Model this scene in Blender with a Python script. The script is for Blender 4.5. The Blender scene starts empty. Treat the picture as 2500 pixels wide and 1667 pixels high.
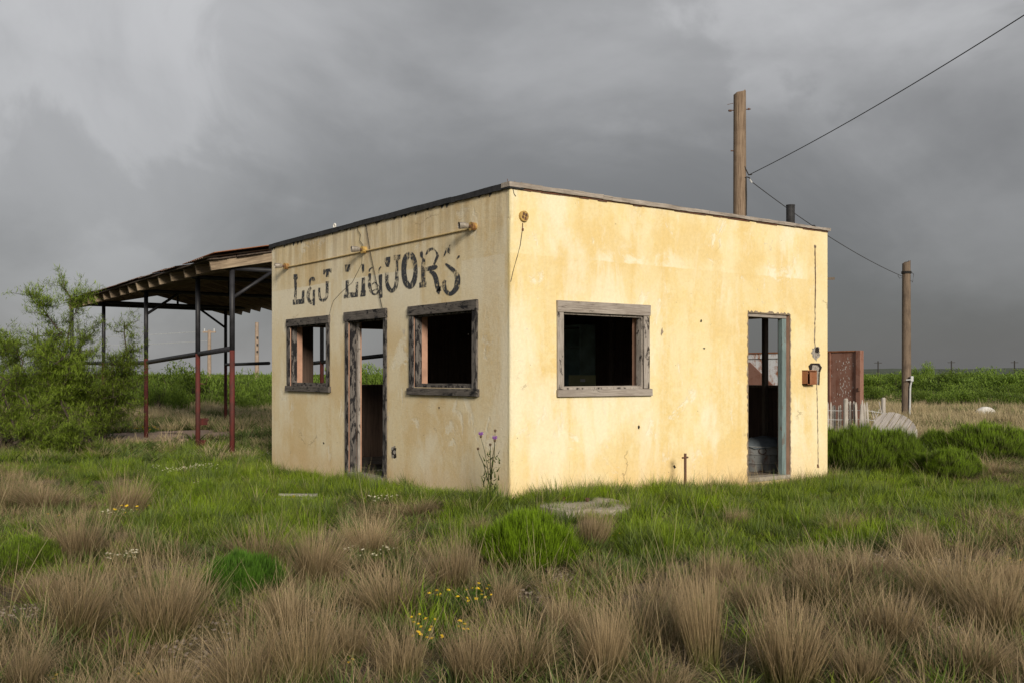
import bpy, bmesh, math, random
import numpy as np
from mathutils import Vector, Matrix, noise as mnoise
from mathutils.geometry import tessellate_polygon

R = math.radians
rng = np.random.default_rng(7)
random.seed(7)
scene = bpy.context.scene
col = scene.collection

# ------------------------------------------------------------------ camera
# world = the store's own axes: corner at the origin, x along the bright wall,
# y along the lettered wall, z up.
F, CX, HY = 2430.0, 1250.0, 913.0
EYE = 1.48
CAM = (-6.361, -8.617)
FWD = (0.5953, 0.8036)
RGT = (0.8035, -0.5952)
cam_d = bpy.data.cameras.new('camera')
cam = bpy.data.objects.new('camera', cam_d)
col.objects.link(cam)
cam.location = (CAM[0], CAM[1], EYE)
cam.rotation_euler = (R(90), 0, -math.atan2(FWD[0], FWD[1]))
cam_d.sensor_width = 36
cam_d.lens = F / 2500 * 36
cam_d.shift_y = (HY - 833.5) / 2500
cam_d.clip_start = 0.05
cam_d.clip_end = 20000
scene.camera = cam

# ------------------------------------------------------------------ world
SUN_AZ = R(20)      # from the normal of the bright wall towards the lettered wall
SUN_EL = R(18)
sun_dir = Vector((-math.sin(SUN_AZ) * math.cos(SUN_EL), -math.cos(SUN_AZ) * math.cos(SUN_EL), math.sin(SUN_EL)))
world = bpy.data.worlds.new('World')
scene.world = world
world.use_nodes = True


class NT:
    """small helper for building node trees"""
    def __init__(self, tree):
        self.t = tree
        tree.nodes.clear()

    def n(self, typ, ins=None, **props):
        nd = self.t.nodes.new(typ)
        for k, v in props.items():
            setattr(nd, k, v)
        for k, v in (ins or {}).items():
            self.set(nd.inputs[k], v)
        return nd

    def set(self, sock, v):
        if isinstance(v, bpy.types.NodeSocket):
            self.t.links.new(v, sock)
        elif isinstance(v, (tuple, list)) and sock.type == 'RGBA' and len(v) == 3:
            sock.default_value = (*v, 1)
        else:
            sock.default_value = v

    def math(self, op, a, b=0.0, c=0.0, clamp=False):
        nd = self.n('ShaderNodeMath', operation=op, use_clamp=clamp)
        for i, v in enumerate((a, b, c)):
            self.set(nd.inputs[i], v)
        return nd.outputs[0]

    def vmath(self, op, a, b=(0, 0, 0)):
        nd = self.n('ShaderNodeVectorMath', operation=op)
        self.set(nd.inputs[0], a)
        self.set(nd.inputs[1], b)
        return nd.outputs[0]

    def mapping(self, vec, scale=(1, 1, 1), loc=(0, 0, 0), rot=(0, 0, 0)):
        return self.n('ShaderNodeMapping', {'Vector': vec, 'Scale': scale, 'Location': loc, 'Rotation': rot}).outputs[0]

    def noise(self, vec, scale=1.0, detail=4.0, rough=0.55, dist=0.0, out='Fac'):
        return self.n('ShaderNodeTexNoise', {'Vector': vec, 'Scale': scale, 'Detail': detail, 'Roughness': rough,
                                             'Distortion': dist}).outputs[out]

    def ramp(self, fac, stops, interp='LINEAR'):
        nd = self.n('ShaderNodeValToRGB', {'Fac': fac})
        cr = nd.color_ramp
        cr.interpolation = interp
        while len(cr.elements) < len(stops):
            cr.elements.new(0.5)
        for e, (p, c) in zip(cr.elements, stops):
            e.position = p
            e.color = (*c, 1) if isinstance(c, (tuple, list)) else (c, c, c, 1)
        return nd.outputs['Color']

    def step(self, x, lo, hi):
        return self.n('ShaderNodeMapRange', {'Value': x, 'From Min': lo, 'From Max': hi}, clamp=True,
                      interpolation_type='SMOOTHSTEP').outputs['Result']

    def mix(self, fac, a, b, blend='MIX'):
        nd = self.n('ShaderNodeMix', data_type='RGBA', blend_type=blend)
        self.set(nd.inputs[0], fac)
        self.set(nd.inputs[6], a)
        self.set(nd.inputs[7], b)
        return nd.outputs[2]

    def sep(self, vec):
        nd = self.n('ShaderNodeSeparateXYZ', {'Vector': vec})
        return nd.outputs[0], nd.outputs[1], nd.outputs[2]

    def bump(self, h, strength=0.3, dist=0.01):
        return self.n('ShaderNodeBump', {'Height': h, 'Strength': strength, 'Distance': dist}).outputs[0]


w = NT(world.node_tree)
sky = w.n('ShaderNodeTexSky')
sky.sky_type = 'NISHITA'
sky.sun_disc = False
sky.sun_elevation = SUN_EL
sky.sun_rotation = math.atan2(sun_dir.x, sun_dir.y)
dirv = w.n('ShaderNodeTexCoord').outputs['Generated']
dx, dy, dz = w.sep(dirv)
# cloud masses in the direction itself: broad lumps, layered flatter towards the horizon
tilt = w.mapping(dirv, rot=(R(14), R(-16), 0), scale=(1.0, 1.0, 1.75))
n1 = w.noise(w.mapping(tilt, loc=(3.1, 1.7, 0.4)), 2.3, 9, 0.52, 0.45)
n2 = w.noise(w.mapping(tilt, loc=(7.3, 2.9, 1.4)), 2.7, 9, 0.54, 0.6)
big = w.step(n1, 0.36, 0.66)
# lit upper rims of the cloud masses: sharp on one side, fading on the other
rid = w.math('MULTIPLY', w.step(n2, 0.455, 0.53), w.math('SUBTRACT', 1.0, w.step(n2, 0.50, 0.70)))
rid = w.math('MULTIPLY', rid, w.step(n1, 0.30, 0.62))
# the storm is heaviest low down beyond the store's far corner
dk = w.n('ShaderNodeVectorMath', operation='DOT_PRODUCT')
w.set(dk.inputs[0], dirv)
w.set(dk.inputs[1], (0.93, 0.37, 0.0))
storm = w.math('MULTIPLY', w.step(dk.outputs['Value'], 0.55, 1.0), w.math('SUBTRACT', 1.0, w.step(dz, 0.02, 0.42)))
lum = w.math('ADD', 0.97, w.math('MULTIPLY', big, 0.56))
lum = w.math('ADD', lum, w.math('MULTIPLY', w.math('MULTIPLY', rid, w.step(dz, 0.03, 0.22)), 0.30))
lum = w.math('MULTIPLY', lum, w.math('ADD', 0.80, w.math('MULTIPLY', w.step(dz, 0.0, 0.5), 0.36)))
lum = w.math('MULTIPLY', lum, w.math('SUBTRACT', 1.0, w.math('MULTIPLY', storm, 0.40)))
cloud = w.mix(1.0, (0.985, 0.99, 1.01), w.n('ShaderNodeCombineColor', {0: lum, 1: lum, 2: lum}).outputs[0], 'MULTIPLY')
skycol = w.mix(0.985, sky.outputs[0], cloud)
bg = w.n('ShaderNodeBackground', {'Color': skycol, 'Strength': 0.1})
w.n('ShaderNodeOutputWorld', {'Surface': bg.outputs[0]})

# ------------------------------------------------------------------ sun + exposure
sun_d = bpy.data.lights.new('sun', 'SUN')
sun_d.energy = 1.5
sun_d.angle = R(14)
sun_d.color = (1.0, 0.91, 0.77)
sun = bpy.data.objects.new('sun', sun_d)
col.objects.link(sun)
sun.rotation_euler = (-sun_dir).to_track_quat('-Z', 'Y').to_euler()
sun.location = (-10, -20, 15)
vs = scene.view_settings
vs.view_transform = 'Standard'
vs.look = 'None'
vs.exposure = 1.50
vs.gamma = 1
vs.use_curve_mapping = False
scene.cycles.use_denoising = True
scene.cycles.max_bounces = 6
scene.cycles.transparent_max_bounces = 8


# ------------------------------------------------------------------ photo pixels -> places
def ray(px, py):
    a, b = (px - CX) / F, (HY - py) / F
    return Vector((FWD[0] + a * RGT[0], FWD[1] + a * RGT[1], b))


C0 = Vector((CAM[0], CAM[1], EYE))


def at(px, py, d):
    return C0 + ray(px, py) * d


def depth_of(py, z=0.0):
    return (EYE - z) * F / max(py - HY, 1e-3)


def ground(px, py, z=0.0):
    return at(px, py, depth_of(py, z))


def on_sign(px, py, off=0.0):        # the lettered wall, plane x = off
    r = ray(px, py)
    return C0 + r * ((off - C0.x) / r.x)


def on_sun(px, py, off=0.0):         # the bright wall, plane y = off
    r = ray(px, py)
    return C0 + r * ((off - C0.y) / r.y)


def cam_xy(X, Z):
    return (CAM[0] + X * RGT[0] + Z * FWD[0], CAM[1] + X * RGT[1] + Z * FWD[1])


def to_px(x, y, z=0.0):
    ax, ay = x - CAM[0], y - CAM[1]
    Z = ax * FWD[0] + ay * FWD[1]
    X = ax * RGT[0] + ay * RGT[1]
    return CX + F * X / Z, HY - F * (z - EYE) / Z, Z


# ------------------------------------------------------------------ mesh helpers
class MB:
    """collects shapes and links them as ONE mesh object"""
    def __init__(self):
        self.v, self.f, self.m, self.mi = [], [], [], 0

    def add(self, verts, faces):
        o = len(self.v)
        self.v += [tuple(p) for p in verts]
        self.f += [tuple(i + o for i in f) for f in faces]
        self.m += [self.mi] * len(faces)
        return self

    def box(self, c, s, rot=None, jit=0.0):
        c = Vector(c)
        M = rot.to_3x3() if isinstance(rot, Matrix) else (Matrix.Rotation(rot, 3, 'Z') if rot else Matrix.Identity(3))
        vs = []
        for k in range(8):
            p = Vector(((-.5, .5)[k & 1] * s[0], (-.5, .5)[k >> 1 & 1] * s[1], (-.5, .5)[k >> 2] * s[2]))
            if jit:
                p += Vector((random.uniform(-jit, jit), random.uniform(-jit, jit), random.uniform(-jit, jit)))
            vs.append(c + M @ p)
        return self.add(vs, [(0, 2, 3, 1), (4, 5, 7, 6), (0, 1, 5, 4), (2, 6, 7, 3), (0, 4, 6, 2), (1, 3, 7, 5)])

    def span(self, lo, hi, jit=0.0):
        return self.box([(a + b) / 2 for a, b in zip(lo, hi)], [b - a for a, b in zip(lo, hi)], jit=jit)

    def tube(self, pts, r, sides=8, caps=True):
        pts = [Vector(p) for p in pts]
        rs = r if isinstance(r, (list, tuple)) else [r] * len(pts)
        vs, fs = [], []
        for i, p in enumerate(pts):
            t = (pts[min(i + 1, len(pts) - 1)] - pts[max(i - 1, 0)]).normalized()
            a = t.cross(Vector((0, 0, 1)) if abs(t.z) < .95 else Vector((1, 0, 0))).normalized()
            b = t.cross(a)
            for k in range(sides):
                q = 2 * math.pi * k / sides
                vs.append(p + (a * math.cos(q) + b * math.sin(q)) * rs[i])
        for i in range(len(pts) - 1):
            for k in range(sides):
                k2 = (k + 1) % sides
                fs.append((i * sides + k, i * sides + k2, (i + 1) * sides + k2, (i + 1) * sides + k))
        if caps:
            fs.append(tuple(range(sides))[::-1])
            fs.append(tuple((len(pts) - 1) * sides + k for k in range(sides)))
        return self.add(vs, fs)

    def poly(self, pts):
        tri = tessellate_polygon([[Vector(p) for p in pts]])
        return self.add(pts, tri)

    def build(self, name, mats, parent=None, smooth=False, bevel=0.0):
        me = bpy.data.meshes.new(name)
        me.from_pydata(self.v, [], self.f)
        mats = mats if isinstance(mats, (list, tuple)) else [mats]
        for m in mats:
            me.materials.append(m)
        if len(mats) > 1:
            me.polygons.foreach_set('material_index', self.m)
        bm = bmesh.new()
        bm.from_mesh(me)
        bmesh.ops.recalc_face_normals(bm, faces=bm.faces)
        if bevel:
            bmesh.ops.bevel(bm, geom=bm.edges[:], offset=bevel, segments=1, affect='EDGES')
        bm.to_mesh(me)
        bm.free()
        if smooth:
            me.polygons.foreach_set('use_smooth', [True] * len(me.polygons))
        me.update()
        o = bpy.data.objects.new(name, me)
        col.objects.link(o)
        if parent:
            o.parent = parent
            o.matrix_parent_inverse = Matrix.Translation(-Vector(parent_loc(parent)))
        return o


def parent_loc(p):          # a mesh part is built in world coordinates, only an Empty is moved
    return p.location if p.type == 'EMPTY' else Vector((0, 0, 0))


def fast_mesh(name, verts, quads, mat, attrs=None, smooth=True):
    """numpy arrays -> mesh (quads only)"""
    me = bpy.data.meshes.new(name)
    verts = np.asarray(verts, np.float32)
    quads = np.asarray(quads, np.int32)
    me.vertices.add(len(verts))
    me.vertices.foreach_set('co', verts.ravel())
    me.loops.add(quads.size)
    me.loops.foreach_set('vertex_index', quads.ravel())
    me.polygons.add(len(quads))
    me.polygons.foreach_set('loop_start', np.arange(0, quads.size, 4, dtype=np.int32))
    for k, a in (attrs or {}).items():
        me.attributes.new(k, 'FLOAT', 'POINT').data.foreach_set('value', np.asarray(a, np.float32))
    me.materials.append(mat)
    me.update(calc_edges=True)
    if smooth:
        me.polygons.foreach_set('use_smooth', [True] * len(quads))
    return me


def tag(o, label=None, cat=None, group=None, kind=None):
    for k, v in (('label', label), ('category', cat), ('group', group), ('kind', kind)):
        if v:
            o[k] = v
    return o


def empty(name, loc, label, cat, group=None):
    o = bpy.data.objects.new(name, None)
    o.empty_display_size = .2
    o.location = loc
    col.objects.link(o)
    return tag(o, label, cat, group)


def mesh_obj(name, me, parent=None, loc=None):
    o = bpy.data.objects.new(name, me)
    col.objects.link(o)
    if parent:
        o.parent = parent
    if loc is not None:
        o.location = loc
    return o


# ------------------------------------------------------------------ materials
def new_mat(name):
    m = bpy.data.materials.new(name)
    m.use_nodes = True
    return m, NT(m.node_tree)


def finish(t, color, rough=0.8, normal=None, metal=0.0, alpha=None, spec=0.3):
    ins = {'Base Color': color, 'Roughness': rough, 'Metallic': metal, 'Specular IOR Level': spec}
    if normal is not None:
        ins['Normal'] = normal
    b = t.n('ShaderNodeBsdfPrincipled', ins).outputs[0]
    if alpha is not None:
        tr = t.n('ShaderNodeBsdfTransparent').outputs[0]
        mx = t.n('ShaderNodeMixShader', {0: alpha, 1: tr, 2: b})
        b = mx.outputs[0]
    t.n('ShaderNodeOutputMaterial', {'Surface': b})


def plain(name, c, rough=0.8, var=0.25, scale=6, metal=0.0, bump=0.15):
    m, t = new_mat(name)
    co = t.n('ShaderNodeTexCoord').outputs['Object']
    n = t.noise(co, scale, 6, .6)
    dark = tuple(x * (1 - var) for x in c)
    lite = tuple(min(1, x * (1 + var)) for x in c)
    finish(t, t.ramp(n, [(.3, dark), (.7, lite)]), rough, t.bump(t.noise(co, scale * 6, 4), bump, .005), metal)
    return m


def stucco(name, sign):
    """weathered yellow limewash over stucco; horizontal day joint at 2.78 m"""
    m, t = new_mat(name)
    co = t.n('ShaderNodeTexCoord').outputs['Object']
    x, y, z = t.sep(co)
    along = y if sign else x
    big = t.noise(co, 0.9, 5, .55, .4)
    blot = t.noise(t.mapping(co, (1, 1, .75)), 2.6, 6, .62, .5)
    streak = t.noise(t.mapping(co, (1, 1, .09)), 3.6, 5, .6, .25)
    streak2 = t.noise(t.mapping(co, (1, 1, .07), loc=(4.2, 3.1, .7)), 6.5, 5, .65, .3)
    fine = t.noise(co, 26, 5, .7)
    vfine = t.noise(co, 110, 3, .6)
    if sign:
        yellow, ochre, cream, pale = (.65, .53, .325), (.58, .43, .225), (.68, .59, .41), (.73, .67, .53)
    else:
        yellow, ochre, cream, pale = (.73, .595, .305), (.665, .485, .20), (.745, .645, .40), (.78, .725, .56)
    c = t.mix(t.step(blot, .34, .66), yellow, cream)
    c = t.mix(t.math('MULTIPLY', t.step(streak, .46, .68), .6), c, ochre)
    mott = t.noise(co, 8.5, 8, .7, .3)
    c = t.mix(t.math('MULTIPLY', t.step(mott, .44, .60), .5), c, cream)
    c = t.mix(t.math('MULTIPLY', t.step(mott, .40, .28), .45), c, ochre)
    c = t.mix(t.math('MULTIPLY', t.step(streak2, .55, .72), .6), c, cream)
    c = t.mix(t.math('MULTIPLY', t.step(big, .50, .64), .6), c, ochre)
    flake0 = t.noise(t.mapping(co, (1, 1, .8), loc=(2, 6, 1)), 3.0, 9, .68, .5)
    # below the joint the paint has weathered paler
    wob = t.math('MULTIPLY', t.math('SUBTRACT', t.noise(co, 7, 4), .5), .035)
    below = t.math('SUBTRACT', 1.0, t.step(t.math('ADD', z, wob), 2.775, 2.79))
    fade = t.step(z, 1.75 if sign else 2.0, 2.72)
    seg = t.step(t.noise(t.mapping(co, (1, 1, 0), loc=(.3, .35, 0)), 1.15, 2, .4), .43, .49)
    if sign:
        def band(a, b):
            return t.math('MULTIPLY', t.step(along, a - .015, a + .015), t.math('SUBTRACT', 1.0, t.step(along, b - .015, b + .015)))
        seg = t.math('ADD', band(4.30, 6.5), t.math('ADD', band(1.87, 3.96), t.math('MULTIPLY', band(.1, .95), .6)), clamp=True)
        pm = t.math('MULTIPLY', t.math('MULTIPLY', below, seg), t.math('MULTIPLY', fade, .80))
    else:
        above = t.math('SUBTRACT', 1.0, below)
        near = t.math('SUBTRACT', 1.0, t.step(z, 2.85, 3.1))
        here = t.math('MULTIPLY', t.step(along, 1.1, 1.5), t.math('SUBTRACT', 1.0, t.step(along, 2.3, 3.0)))
        here = t.math('ADD', here, t.math('MULTIPLY', t.step(along, 4.1, 4.3), t.math('SUBTRACT', 1.0, t.step(along, 4.9, 5.1))), clamp=True)
        pm = t.math('MULTIPLY', t.math('MULTIPLY', above, near), t.math('MULTIPLY', t.step(flake0, .46, .60), .85))
        pm = t.math('MULTIPLY', pm, here)
        c = t.mix(t.math('MULTIPLY', t.math('MULTIPLY', below, fade), .28), c, ochre)
    c = t.mix(pm, c, pale)
    # chalky bare patches, coarse and flaky
    flake = t.noise(t.mapping(co, (1, 1, .8), loc=(9, 2, 5)), 2.0, 9, .72, .6)
    flake = t.step(flake, .585, .64)
    c = t.mix(t.math('MULTIPLY', flake, .75), c, pale)
    c = t.mix(t.math('MULTIPLY', t.step(flake0, .56, .66), .55), c, cream)
    chalk = t.noise(t.mapping(co, (1, 1, .35), loc=(5, 5, 2)), 1.5, 8, .66, .4)
    c = t.mix(t.math('MULTIPLY', t.step(chalk, .50, .64), .6), c, pale)
    grey = t.noise(t.mapping(co, (1, 1, 1), loc=(1, 12, 3)), 2.7, 10, .75, .3)
    c = t.mix(t.math('MULTIPLY', t.step(grey, .64, .69), .55), c, (.42, .39, .37))
    # dirt running down from the roof edge, splash at the foot
    if sign:
        top = t.math('MULTIPLY', t.step(z, 2.5, 3.45), t.step(streak2, .40, .60))
        c = t.mix(t.math('MULTIPLY', top, .45), c, (.33, .235, .13))
        foot = t.math('SUBTRACT', 1.0, t.step(t.math('ADD', z, t.math('MULTIPLY', blot, .4)), .35, .75))
        c = t.mix(t.math('MULTIPLY', foot, .5), c, (.56, .40, .215))
    else:
        foot = t.math('SUBTRACT', 1.0, t.step(t.math('ADD', z, t.math('MULTIPLY', blot, .5)), .35, .95))
        c = t.mix(t.math('MULTIPLY', foot, .55), c, (.72, .52, .27))
        pl = t.math('MULTIPLY', t.step(along, 5.0, 5.35), .5)
        c = t.mix(pl, c, cream)
    cv = t.n('ShaderNodeTexVoronoi', {'Vector': t.vmath('ADD', co, t.n('ShaderNodeVectorMath', {0: t.noise(co, 3.0, 5, .6, out='Color'), 'Scale': .45}, operation='SCALE').outputs[0]), 'Scale': .85}, feature='DISTANCE_TO_EDGE').outputs['Distance']
    crk = t.math('MULTIPLY', t.math('SUBTRACT', 1.0, t.step(cv, .0015, .006)), t.step(t.noise(t.mapping(co, loc=(3, 8, 1)), 1.1, 3), .62, .66))
    c = t.mix(t.math('MULTIPLY', crk, .4), c, (.20, .14, .085))
    specks = t.step(t.noise(co, 16, 3, .5), .735, .76)
    c = t.mix(t.math('MULTIPLY', specks, .6), c, (.16, .11, .07))
    c = t.mix(1.0, c, t.ramp(fine, [(.3, .92), (.7, 1.05)]), 'MULTIPLY')
    h = t.math('ADD', t.math('MULTIPLY', fine, .7), t.math('ADD', t.math('MULTIPLY', vfine, .5), t.math('MULTIPLY', flake, -.35)))
    finish(t, c, .93, t.bump(t.math('SUBTRACT', h, crk), .6, .012), spec=.1)
    return m


def wood(name, light, dark, paint=None, amount=.5, grain_axis='z', scale=1.0, paint_at=.5):
    """weathered wood: grain drawn out along the object's generated long side"""
    m, t = new_mat(name)
    co = t.n('ShaderNodeTexCoord').outputs['Object']
    sc = {'x': (.06, 1, 1), 'y': (1, .06, 1), 'z': (1, 1, .06)}[grain_axis]
    rnd = t.n('ShaderNodeObjectInfo').outputs['Random']
    off = t.n('ShaderNodeCombineXYZ', {'X': t.math('MULTIPLY', rnd, 13.0), 'Y': t.math('MULTIPLY', rnd, 7.0), 'Z': rnd}).outputs[0]
    co2 = t.vmath('ADD', co, off)
    g = t.noise(t.mapping(co2, sc), 85 * scale, 6, .65, .35)
    b = t.noise(co2, 3.5, 4, .6)
    c = t.ramp(g, [(.28, dark), (.48, tuple((a + d) / 2 for a, d in zip(light, dark))), (.72, light)])
    c = t.mix(t.math('MULTIPLY', t.step(b, .45, .7), .4), c, dark)
    if paint:
        p = t.noise(t.mapping(co2, tuple(.35 if s < 1 else 1 for s in sc)), 15, 8, .7, .5)
        c = t.mix(t.math('MULTIPLY', t.step(p, paint_at, paint_at + .05), amount), c, paint)
    crack = t.step(g, .30, .36)
    finish(t, c, .9, t.bump(t.math('ADD', t.math('MULTIPLY', g, .6), crack), .6, .006), spec=.15)
    return m


def rusty(name, base, rust=(.20, .065, .025), amount=.5, rough=.75):
    m, t = new_mat(name)
    co = t.n('ShaderNodeTexCoord').outputs['Object']
    a = t.noise(co, 4, 8, .68, .4)
    s = t.noise(t.mapping(co, (1, 1, .12)), 9, 6, .65, .3)
    v = t.math('ADD', t.math('MULTIPLY', a, .6), t.math('MULTIPLY', s, .4))
    c = t.mix(t.math('MULTIPLY', t.step(v, .5 - .12 * amount, .62), 1.0), base, rust)
    c = t.mix(t.step(t.noise(co, 30, 4, .6), .6, .75), c, tuple(x * .45 for x in rust))
    finish(t, c, rough, t.bump(t.noise(co, 45, 5, .65), .3, .004), spec=.3)
    return m


def blade_mat(name, base, mid, tip, var=.35, trans=.30, hue2=None, blend=(.15, .6), patch=None):
    """grass and leaves: colour along the blade (t), per-clump and per-blade variation"""
    m, t = new_mat(name)
    tt = t.n('ShaderNodeAttribute', attribute_name='t').outputs['Fac']
    rb = t.n('ShaderNodeAttribute', attribute_name='r').outputs['Fac']
    oi = t.n('ShaderNodeObjectInfo').outputs['Random']
    c = t.ramp(tt, [(blend[0], base), (blend[1], mid), (1.0, tip)])
    if hue2:
        c = t.mix(t.math('MULTIPLY', t.step(oi, .45, 1.0), .7), c, t.mix(t.step(tt, 0, .7), base, hue2))
    if patch:
        pos = t.n('ShaderNodeNewGeometry').outputs['Position']
        pn = t.noise(pos, 1.6, 4, .6)
        c = t.mix(t.math('MULTIPLY', t.step(pn, .50, .64), .8), c, t.mix(tt, base, patch[0]))
        c = t.mix(t.math('MULTIPLY', t.step(pn, .46, .34), .8), c, t.mix(tt, base, patch[1]))
    k = t.math('ADD', 1 - var, t.math('MULTIPLY', t.math('ADD', t.math('MULTIPLY', rb, .62), t.math('MULTIPLY', oi, .38)), 2 * var))
    kk = t.n('ShaderNodeCombineColor', {0: k, 1: k, 2: k}).outputs[0]
    c = t.mix(1.0, c, kk, 'MULTIPLY')
    d = t.n('ShaderNodeBsdfPrincipled', {'Base Color': c, 'Roughness': .6, 'Specular IOR Level': .25}).outputs[0]
    tr = t.n('ShaderNodeBsdfTranslucent', {'Color': c}).outputs[0]
    mx = t.n('ShaderNodeMixShader', {0: trans, 1: d, 2: tr}).outputs[0]
    t.n('ShaderNodeOutputMaterial', {'Surface': mx})
    return m


M = {}
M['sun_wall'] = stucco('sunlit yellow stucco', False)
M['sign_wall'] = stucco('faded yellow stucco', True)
M['inside'] = wood('dark brown panelling', (.125, .085, .065), (.05, .034, .027), grain_axis='z', scale=.3)
M['reveal'] = plain('pink plaster reveal', (.40, .235, .165), .9, .2, 5)
M['tar'] = plain('black tar edging', (.022, .022, .024), .7, .5, 14, bump=.6)
M['board_roof'] = wood('grey roof board', (.44, .39, .34), (.15, .125, .105), grain_axis='x', scale=.8)
M['frame_dark_z'] = wood('weathered dark frame upright', (.20, .18, .165), (.03, .028, .027), (.012, .012, .014), .95, 'z', paint_at=.49)
M['frame_dark_y'] = wood('weathered dark frame rail', (.17, .15, .135), (.03, .027, .025), (.012, .012, .014), .95, 'y', paint_at=.54)
M['frame_grey_z'] = wood('weathered grey frame upright', (.42, .38, .34), (.17, .145, .125), (.025, .02, .02), .92, 'z', paint_at=.545)
M['frame_grey_x'] = wood('weathered grey frame rail', (.40, .36, .32), (.17, .14, .12), (.05, .04, .04), .8, 'x', paint_at=.64)
M['blue_jamb'] = wood('flaking blue door post', (.22, .29, .29), (.10, .13, .13), (.13, .105, .085), .8, 'z', paint_at=.60)
M['stud'] = wood('grey stud', (.20, .16, .125), (.07, .055, .045), grain_axis='z')
M['mortar'] = plain('broken mortar edge', (.24, .19, .14), .95, .45, 22, bump=.8)
M['dark_hole'] = plain('dark cavity', (.02, .016, .013), .95, .4, 20)
M['lath'] = plain('exposed wire lath', (.27, .245, .215), .9, .6, 34, bump=1.0)
M['conduit'] = plain('painted conduit', (.50, .375, .185), .7, .25, 20)
M['wire'] = plain('black wire', (.025, .022, .02), .7, .2, 20)
M['rust'] = rusty('rusted steel', (.27, .12, .06), amount=.9)
M['rust_dark'] = rusty('dark rusted steel', (.09, .05, .035), (.13, .05, .025), .6)
M['socket'] = plain('grey metal socket', (.30, .27, .235), .5, .4, 25, metal=.5)
M['box_yellow'] = rusty('yellow painted junction box', (.46, .31, .10), (.17, .075, .03), .5)
M['floor'] = plain('dusty floor', (.11, .095, .085), .95, .5, 5, bump=.5)
M['ceiling'] = plain('sooty ceiling boards', (.045, .038, .033), .95, .4, 4)
M['roofing'] = plain('tar roof', (.06, .06, .062), .9, .3, 3)
M['teal'] = plain('teal painted shelf', (.30, .44, .43), .7, .3, 4)
M['olive'] = plain('olive card box', (.46, .46, .25), .85, .15, 5)
M['label_paper'] = plain('white paper label', (.8, .78, .76), .8, .05, 9)
M['galv'] = rusty('galvanised steel', (.28, .29, .285), (.17, .085, .05), .25, .5)
M['concrete'] = plain('weathered concrete', (.33, .29, .24), .95, .25, 4, bump=.7)
M['slab'] = plain('pinkish concrete slab', (.28, .20, .155), .95, .25, 2, bump=.6)
M['rafter'] = wood('weathered rafter', (.36, .285, .20), (.10, .07, .05), grain_axis='x', scale=.6)
M['deck'] = wood('dark roof deck', (.10, .075, .06), (.03, .022, .018), grain_axis='y', scale=.3)
M['tin'] = rusty('rusting roof sheet', (.24, .20, .17), (.21, .085, .05), .7)
M['black_pipe'] = plain('black painted pipe', (.022, .022, .026), .5, .4, 8)
M['red_pipe'] = rusty('red painted pipe', (.105, .022, .018), (.06, .022, .018), .55)
M['pole'] = wood('utility pole timber', (.28, .21, .15), (.10, .066, .045), (.05, .035, .03), .5, 'z', scale=.45, paint_at=.66)
M['pole_grey'] = wood('grey utility pole timber', (.22, .165, .12), (.06, .045, .036), (.04, .03, .028), .5, 'z', scale=.45, paint_at=.62)
M['brown_steel'] = rusty('brown painted steel', (.225, .118, .088), (.17, .07, .045), .12)
M['flaked'] = plain('bare white flake', (.65, .62, .58), .7, .2, 30)
M['white_steel'] = rusty('white steel with rust runs', (.62, .63, .65), (.30, .11, .04), .25)
M['picket'] = wood('bleached picket', (.50, .47, .43), (.22, .195, .17), grain_axis='z', scale=.8)
M['spool'] = wood('bleached spool board', (.40, .37, .345), (.13, .115, .105), grain_axis='x', scale=.6)
M['white_enamel'] = plain('white enamel', (.62, .60, .56), .5, .2, 6)
M['pale_pole'] = plain('pale pole', (.26, .20, .155), .9, .25, 6)
M['grey_pipe'] = plain('grey conduit', (.40, .41, .41), .5, .2, 8)
M['bark'] = plain('dark bark', (.055, .042, .034), .95, .5, 14, bump=.8)
M['stone'] = plain('pale gravel', (.26, .215, .18), .95, .45, 2, bump=.5)
M['hill'] = plain('distant scrub hills', (.055, .068, .046), 1, .35, .02, bump=0)
M['dry'] = blade_mat('dry bunchgrass', (.07, .09, .016), (.205, .15, .08), (.40, .305, .18), .52, .2, blend=(.10, .48))
M['dry_pale'] = blade_mat('pale straw', (.20, .175, .075), (.36, .29, .165), (.45, .37, .22), .25, .22)
M['dry_low'] = blade_mat('low brown grass', (.09, .07, .035), (.19, .125, .075), (.25, .165, .105), .35, .2)
M['green'] = blade_mat('green grass', (.06, .10, .008), (.125, .205, .009), (.225, .305, .02), .52, .3, hue2=(.20, .22, .045), patch=((.25, .37, .009), (.075, .12, .014)))
M['green_dull'] = blade_mat('dull grey green weeds', (.045, .068, .016), (.085, .12, .028), (.15, .19, .055), .5, .28)
M['broom'] = blade_mat('bright green broom', (.08, .12, .014), (.17, .28, .012), (.27, .42, .016), .28, .4, blend=(.1, .6))
M['broom_dark'] = blade_mat('green broom shrub', (.08, .09, .03), (.125, .20, .016), (.235, .36, .02), .42, .38, blend=(.15, .65))
M['deep'] = blade_mat('deep green tuft', (.035, .08, .01), (.075, .17, .016), (.12, .26, .024), .35, .38)
M['mesquite'] = blade_mat('mesquite leaf', (.14, .205, .024), (.23, .32, .036), (.34, .43, .06), .58, .38)
M['scrub'] = blade_mat('scrub leaf', (.10, .16, .022), (.18, .265, .034), (.27, .35, .052), .55, .4, hue2=(.16, .24, .04))
M['yellow'] = plain('yellow petals', (.62, .40, .012), .7, .2, 30)
M['cream_fl'] = plain('cream petals', (.56, .52, .38), .8, .2, 30)
M['purple'] = plain('purple petals', (.24, .10, .34), .8, .2, 30)
M['seed'] = plain('brown seed head', (.10, .065, .04), .9, .3, 30)


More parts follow.
